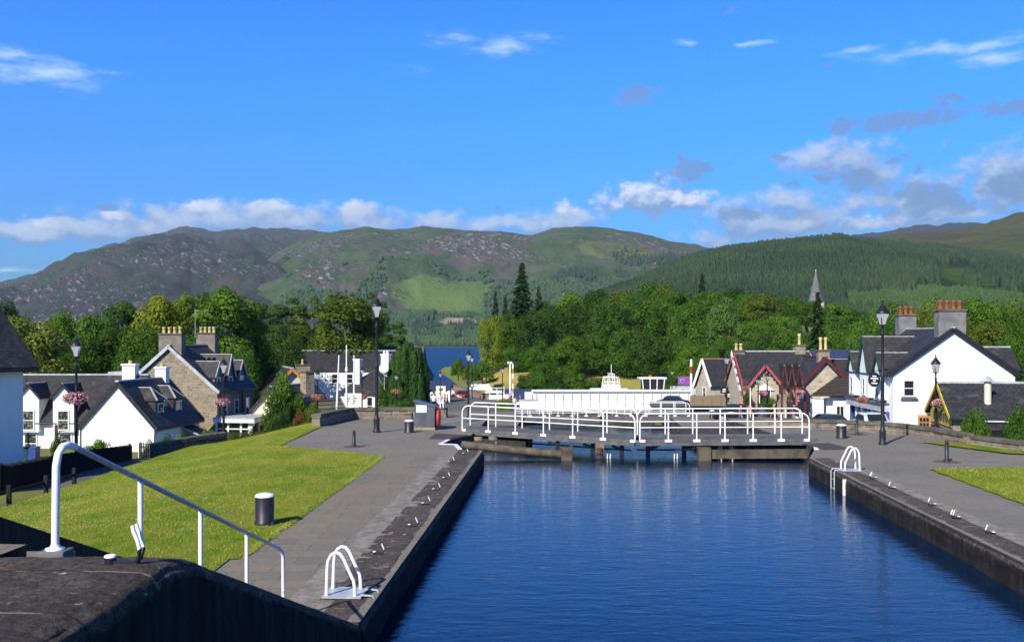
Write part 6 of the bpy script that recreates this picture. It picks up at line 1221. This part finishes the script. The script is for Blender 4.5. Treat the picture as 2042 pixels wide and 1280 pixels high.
r = thing('orange_barrier', 'row of orange mesh barrier by the people at the quayside', 'barrier', W(1010, 796, 128)); MB().box(-1.1, .8, -.03, .03, -.3, .75).build('mesh', plain('orange_mesh', (.42, .12, .06), .8), r)
for x in (-1.1, .8): MB().box(x-.04, x+.04, -.04, .04, -.6, .85).build('post', 'whitepaint', r)
r = thing('white_cabin', 'low white cabin block left of the bridge end', 'cabin', W(1058, 813, 122)); MB().box(-1.3, .9, 0, 2, -.3, .85).build('body', 'whitepaint', r); MB().box(-1.4, 1., -.1, 2.1, .85, .93).build('lid', 'lead', r); MB().box(.95, 1.5, -.1, .3, -.3, 1.1).build('panel', 'whitepaint', r)
r = thing('post_box', 'small red post box by the pink panel', 'post box', (19.6, 82.8, -2.6)); MB().box(-.2, .2, -.15, .15, .75, 1.45).build('body', 'brightred', r); MB().box(-.05, .05, -.05, .05, 0, .75).build('pole', 'black', r)
r = thing('white_sign_pole', 'thin white pole in front of the cream lower wall', 'pole', (18.3, 77, -2.4)); MB().tube([(0, 0, 0), (0, 0, 3.0)], .045, 6).build('shaft', 'whitepaint', r)
r = thing('litter_bin', 'square dark litter bin behind the right gate walkway rails', 'bin', G(1452, 836, -2.4)); b = MB(); b.box(-.35, .35, -.3, .3, 0, 1.05); b.build('body', 'black', r); MB().box(-.38, .38, -.33, .33, 1.05, 1.12).build('lid', 'grey', r)
for px, c, l in ((52, 'greenpaint', 'dark green garden bin below the cottage window'), (66, 'bluepaint', 'blue garden bin beside the dark green one')):
    p = W(px, 893, 64); r = thing('wheelie_bin', l, 'bin', (p.x, 64, -3.6)); b = MB(); b.ext([(-.26, -.3, 0), (.26, -.3, 0), (.32, -.36, 1.0), (-.32, -.36, 1.0)], (0, .66, 0)); b.build('body', c, r); MB().box(-.36, .36, -.4, .36, 1.0, 1.08).build('lid', c, r)
r = thing('clothes_post', 'dark iron clothes line post with a side arm before the cottage', 'post', W(112, 905, 60)); MB().box(-.07, .07, -.07, .07, -.8, 1.75).build('shaft', 'rustyiron', r); MB().tube([(.05, 0, .9), (.2, 0, 1.35), (.55, 0, 1.4)], .03, 5).build('arm', 'rustyiron', r)
# ================================================================ vehicles
def car(label, loc, rz, col, name='parked_car'):
    r = thing(name, label, 'car', loc, rz); b = MB()
    pr = [(-2.0, .35), (-2.05, .75), (-1.85, .92), (-1.25, .98), (-.75, 1.42), (.55, 1.45), (1.15, 1.0), (1.9, .85), (2.05, .6), (2.0, .35)]
    n = len(pr); vs = []
    for y, k in ((-.82, 1), (-.62, 1.02), (.62, 1.02), (.82, 1)):
        for x, z in pr: vs.append((x*(1 if abs(y) < .7 else .97), y*(1 if z < 1.0 else .86), z*k-.0))
    fs = [(j*n+i, j*n+(i+1) % n, (j+1)*n+(i+1) % n, (j+1)*n+i) for j in range(3) for i in range(n)]+[list(range(n))[::-1], list(range(3*n, 4*n))]
    b.add(vs, fs, True); b.build('body', col, r)
    MB().ext([(-1.3, -.60, 1.0), (-1.3, .60, 1.0), (-.86, .56, 1.40), (-.86, -.56, 1.40)], (-.05, 0, .03)).build('rear_window', 'glass', r)
    MB().ext([(1.15, -.60, 1.03), (1.15, .60, 1.03), (.62, .56, 1.43), (.62, -.56, 1.43)], (.05, 0, .03)).build('windscreen', 'glass', r)
    for s in (-1, 1): MB().ext([(-1.1, s*.79, 1.02), (1.0, s*.79, 1.02), (.55, s*.72, 1.37), (-.7, s*.72, 1.37)], (0, s*.03, 0)).build('side_window', 'glass', r)
    for x in (-1.25, 1.3):
        for s in (-1, 1):
            b = MB(); b.lathe([(.31, -.1), (.31, .1)], 16); b.v = [(x+q, s*.78+w_, .31+e) for q, e, w_ in b.v]; wl = b.build('wheel', 'tyre', r); b = MB(); b.lathe([(.18, -.11), (.18, .11)], 12); b.v = [(x+q, s*.78+w_, .31+e) for q, e, w_ in b.v]; b.build('rim', 'galv', wl)
    for s in (-1, 1): MB().box(-2.08, -1.98, s*.66-.12, s*.66+.12, .68, .86).build('tail_light', 'brightred', r); MB().box(1.95, 2.06, s*.6-.14, s*.6+.14, .62, .76).build('headlight', 'lampglass', r)
    MB().box(-2.09, -2.05, -.3, .3, .45, .58).build('number_plate', 'whitepaint', r); return r
M['darkred'] = plain('dark_red_car_paint', (.16, .03, .035), .25, .6); M['navycar'] = plain('navy_car_paint', (.02, .04, .09), .25, .6); M['palecar'] = plain('pale_blue_car_paint', (.50, .60, .68), .25, .6); M['blackcar'] = plain('black_car_paint', (.02, .02, .025), .25, .6)
car('dark red hatchback seen from behind on the road by the loch', W(922, 797, 158), R(82), 'darkred'); car('dark red car with a black roof right of the bridge', (24.6, 138, -4.95), R(60), 'darkred'); car('navy blue parked car behind the low wall by the shelter', (24.6, 78.0, -2.95), R(175), 'navycar'); car('pale blue parked car behind the low wall at the blue shopfront', (24.0, 67.0, -2.05), R(88), 'palecar'); car('black parked car in front of the pink panel', (19.0, 84.5, -2.6), R(170), 'blackcar'); car('dark parked car behind the bridge rails', (19.5, 122, -4.0), R(175), 'blackcar')
for px, Y_, l in ((1412, 104, 'dark motorbike parked left of the white trestle'), (1425, 102, 'dark motorbike parked close to the tan fence')):
    r = thing('motorbike', l, 'motorbike', (W(px, 700, Y_).x, Y_, -3.6), R(20)); b = MB()
    for x in (-.65, .65): b.tube([(x+.3*math.cos(a), 0, .3+.3*math.sin(a)) for a in np.linspace(0, 6.28, 13)], .06, 6)
    b.build('wheels', 'tyre', r); MB().ext([(-.7, -.15, .55), (.5, -.15, .5), (.6, -.15, .95), (.1, -.15, .9), (-.7, -.15, .85)], (0, .3, 0)).build('body', 'blackcar', r); MB().tube([(.5, -.35, 1.05), (.5, .35, 1.05)], .03, 5).build('handlebar', 'black', r)
# ================================================================ people
def person(label, loc, rz, pose, shirt, trousers, hair='hair', sleeve=True):
    J = {'pelvis': (0, 0, .95), 'belly': (0, 0, 1.1), 'chest': (0, -.01, 1.32), 'neck': (0, 0, 1.47), 'chin': (0, -.03, 1.56), 'head': (0, -.01, 1.66), 'top': (0, 0, 1.73)}
    if pose == 'sit': dz = -.42; J = {k: (x, y+.03, z+dz) for k, (x, y, z) in J.items()}
    sw = {'walk': .24, 'stand': .03, 'sit': 0}[pose]
    for s, n in ((1, 'L'), (-1, 'R')):
        y = -sw*s
        if pose == 'sit': J['hip'+n] = (s*.10, 0, .50); J['knee'+n] = (s*.13, -.44, .50); J['ankle'+n] = (s*.13, -.46, .09); J['toe'+n] = (s*.14, -.62, .04)
        else: J['hip'+n] = (s*.10, 0, .90); J['knee'+n] = (s*.11, y*.7-.03, .50); J['ankle'+n] = (s*.11, y*1.3+.04*(y > 0), .09+.06*(pose == 'walk' and s < 0)); J['toe'+n] = (s*.12, y*1.3-.14, .04+.04*(pose == 'walk' and s < 0))
        z0 = J['chest'][2]; J['sh'+n] = (s*.19, 0, z0+.08); ay = sw*s*.8
        J['elb'+n] = (s*.25, ay*.5+.03, z0-.20); J['wr'+n] = (s*.24, ay-.07-(.22 if pose == 'sit' else 0), z0-.42+(.05 if pose == 'sit' else 0)); J['palm'+n] = (s*.24, ay-.10-(.26 if pose == 'sit' else 0), z0-.50+(.06 if pose == 'sit' else 0))
    rad = {'pelvis': .145, 'belly': .135, 'chest': .15, 'neck': .055, 'chin': .075, 'head': .10, 'top': .055}
    E = [('pelvis', 'belly'), ('belly', 'chest'), ('chest', 'neck'), ('neck', 'chin'), ('chin', 'head'), ('head', 'top')]
    for n in 'LR':
        E += [('pelvis', 'hip'+n), ('hip'+n, 'knee'+n), ('knee'+n, 'ankle'+n), ('ankle'+n, 'toe'+n), ('chest', 'sh'+n), ('sh'+n, 'elb'+n), ('elb'+n, 'wr'+n), ('wr'+n, 'palm'+n)]
        rad.update({'hip'+n: .10, 'knee'+n: .065, 'ankle'+n: .045, 'toe'+n: .04, 'sh'+n: .065, 'elb'+n: .045, 'wr'+n: .03, 'palm'+n: .035})
        px_, py_, pz_ = J['palm'+n]; s = 1 if n == 'L' else -1
        for k, (fy, L) in enumerate(((-.035, .075), (-.012, .085), (.012, .08), (.035, .062))): J[f'f{k}{n}'] = (px_, py_+fy*.8-.01, pz_-.03-L); E.append(('palm'+n, f'f{k}{n}')); rad[f'f{k}{n}'] = .010
        J['th'+n] = (px_-s*.035, py_-.05, pz_-.02); E.append(('wr'+n, 'th'+n)); rad['th'+n] = .012
    ks = list(J); me = bpy.data.meshes.new('body'); me.from_pydata([J[k] for k in ks], [(ks.index(a), ks.index(c)) for a, c in E], [])
    o = bpy.data.objects.new('body', me); C.objects.link(o); o.modifiers.new('skin', 'SKIN'); o.modifiers.new('sub', 'SUBSURF').levels = 1
    for i, k in enumerate(ks): me.skin_vertices[0].data[i].radius = (rad[k], rad[k]*(.72 if k in ('pelvis', 'belly', 'chest') else 1))
    me.skin_vertices[0].data[ks.index('pelvis')].use_root = True
    bpy.context.view_layer.update(); dg = bpy.context.evaluated_depsgraph_get(); m2 = bpy.data.meshes.new_from_object(o.evaluated_get(dg)); bpy.data.objects.remove(o)
    m2.materials.clear()
    for m_ in ('skin', shirt, trousers, 'black'): m2.materials.append(M[m_])
    nz = J['neck'][2]; hz = J['pelvis'][2]; wz = J['wrL'][2]
    for p in m2.polygons:
        x, y, z = p.center; p.use_smooth = True; arm = abs(x) > .205
        p.material_index = 0 if z > nz+.0 or (arm and z < wz+.03 and z > wz-.25 and pose != 'sit') or (arm and pose == 'sit' and y < -.22 and z > .55) else 3 if z < .085 else 1 if (z > hz+.02 or (arm and z > wz)) else 2
    r = thing('person', label, 'person', loc, rz); link('body', m2, r)
    hx, hy, hzz = J['head']; b = MB(); b.sphere((hx, hy+.022, hzz+.035), (.108, .115, .10), 12, 8); b.build('hair', hair, r)
    b = MB()
    for s in (-1, 1): b.sphere((hx+s*.034, hy-.092, hzz+.0), .012, 6, 4)
    b.build('eyes', 'black', r); MB().ext([(hx-.014, hy-.095, hzz-.035), (hx+.014, hy-.095, hzz-.035), (hx, hy-.097, hzz+.01)], (0, -.022, -.006)).build('nose', 'skin', r)
    return r
M['lilac'] = plain('lilac_shirt', (.55, .48, .62), .8); M['denim'] = plain('denim', (.06, .09, .18), .8); M['fair'] = plain('fair_hair', (.35, .25, .12), .7)
PEO = [('white_', 'seated person in a white shirt on the low wall, facing away', (865, 812, 87), 190, 'sit', 'whitepaint', 'grey'), ('', 'seated person in a lilac shirt and white trousers on the wall', (878, 814, 86), 20, 'sit', 'lilac', 'whitepaint'),
 ('', 'walking person in a red jacket beside the roadside sign', (887, 803, 136), 70, 'walk', 'red', 'black'), ('', 'walking person in dark clothes stepping onto the road', (892, 806, 134), 80, 'walk', 'grey', 'black'), ('', 'standing person in a white top and black trousers by the road', (904, 797, 162), 10, 'stand', 'whitepaint', 'black'), ('', 'person in a pale top carrying nothing beside the black and white dressed person', (899.5, 795, 166), 150, 'stand', 'lilac', 'whitepaint'),
 ('', 'person in a red top walking behind the post near the parapet', (957, 788, 150), 90, 'walk', 'red', 'denim'), ('', 'person in a white top at the quayside left of the barrier poles', (1019, 799, 127), 200, 'stand', 'whitepaint', 'denim'), ('', 'person in a cream top and dark trousers at the quayside', (1026, 802, 125), 170, 'stand', 'cream', 'black'), ('', 'person in a grey top standing beside the blue barge', (1037, 797, 130), 120, 'stand', 'grey', 'denim'),
 ('', 'person in a brown top by the three bar timber fence', (1412, 796, 120), 30, 'walk', 'timber', 'black'), ('', 'person in a pink top behind the right walkway rails', (1477, 842, 77), 40, 'walk', 'pinkpaint', 'denim'), ('', 'person in pale blue behind the right walkway rails', (1520, 843, 76), 190, 'stand', 'denim', 'denim'), ('', 'person in a bright red top behind the right walkway rails', (1544, 842, 77), 250, 'walk', 'brightred', 'black'), ('', 'person in black and white near the shelter posts', (1589, 846, 75), 100, 'stand', 'black', 'whitepaint'), ('', 'child in a bright red top by the walkway post', (975, 836, 76), 90, 'stand', 'red', 'black')]
for i, (_, l, (px, py, Y_), a, po, sh, tr) in enumerate(PEO):
    p = W(px, py, Y_); z = p.z if po == 'sit' else (-2.4 if Y_ < 90 else max(float(T(p.x, Y_)), float(np.interp(Y_, [100, 120, 134, 140, 162, 170], [-3.5, -4.4, -4.85, -5.1, -5.45, -5.5]))+.02))
    person(l, (p.x, Y_, z), R(a), po, sh, tr, 'fair' if i % 4 == 1 else 'hair')
wallrun('seat_wall', 'low stone wall that the two seated people rest on', [(-7.2, 86.6, -2.45), (-5.6, 86.2, -2.45)], .75, .5)
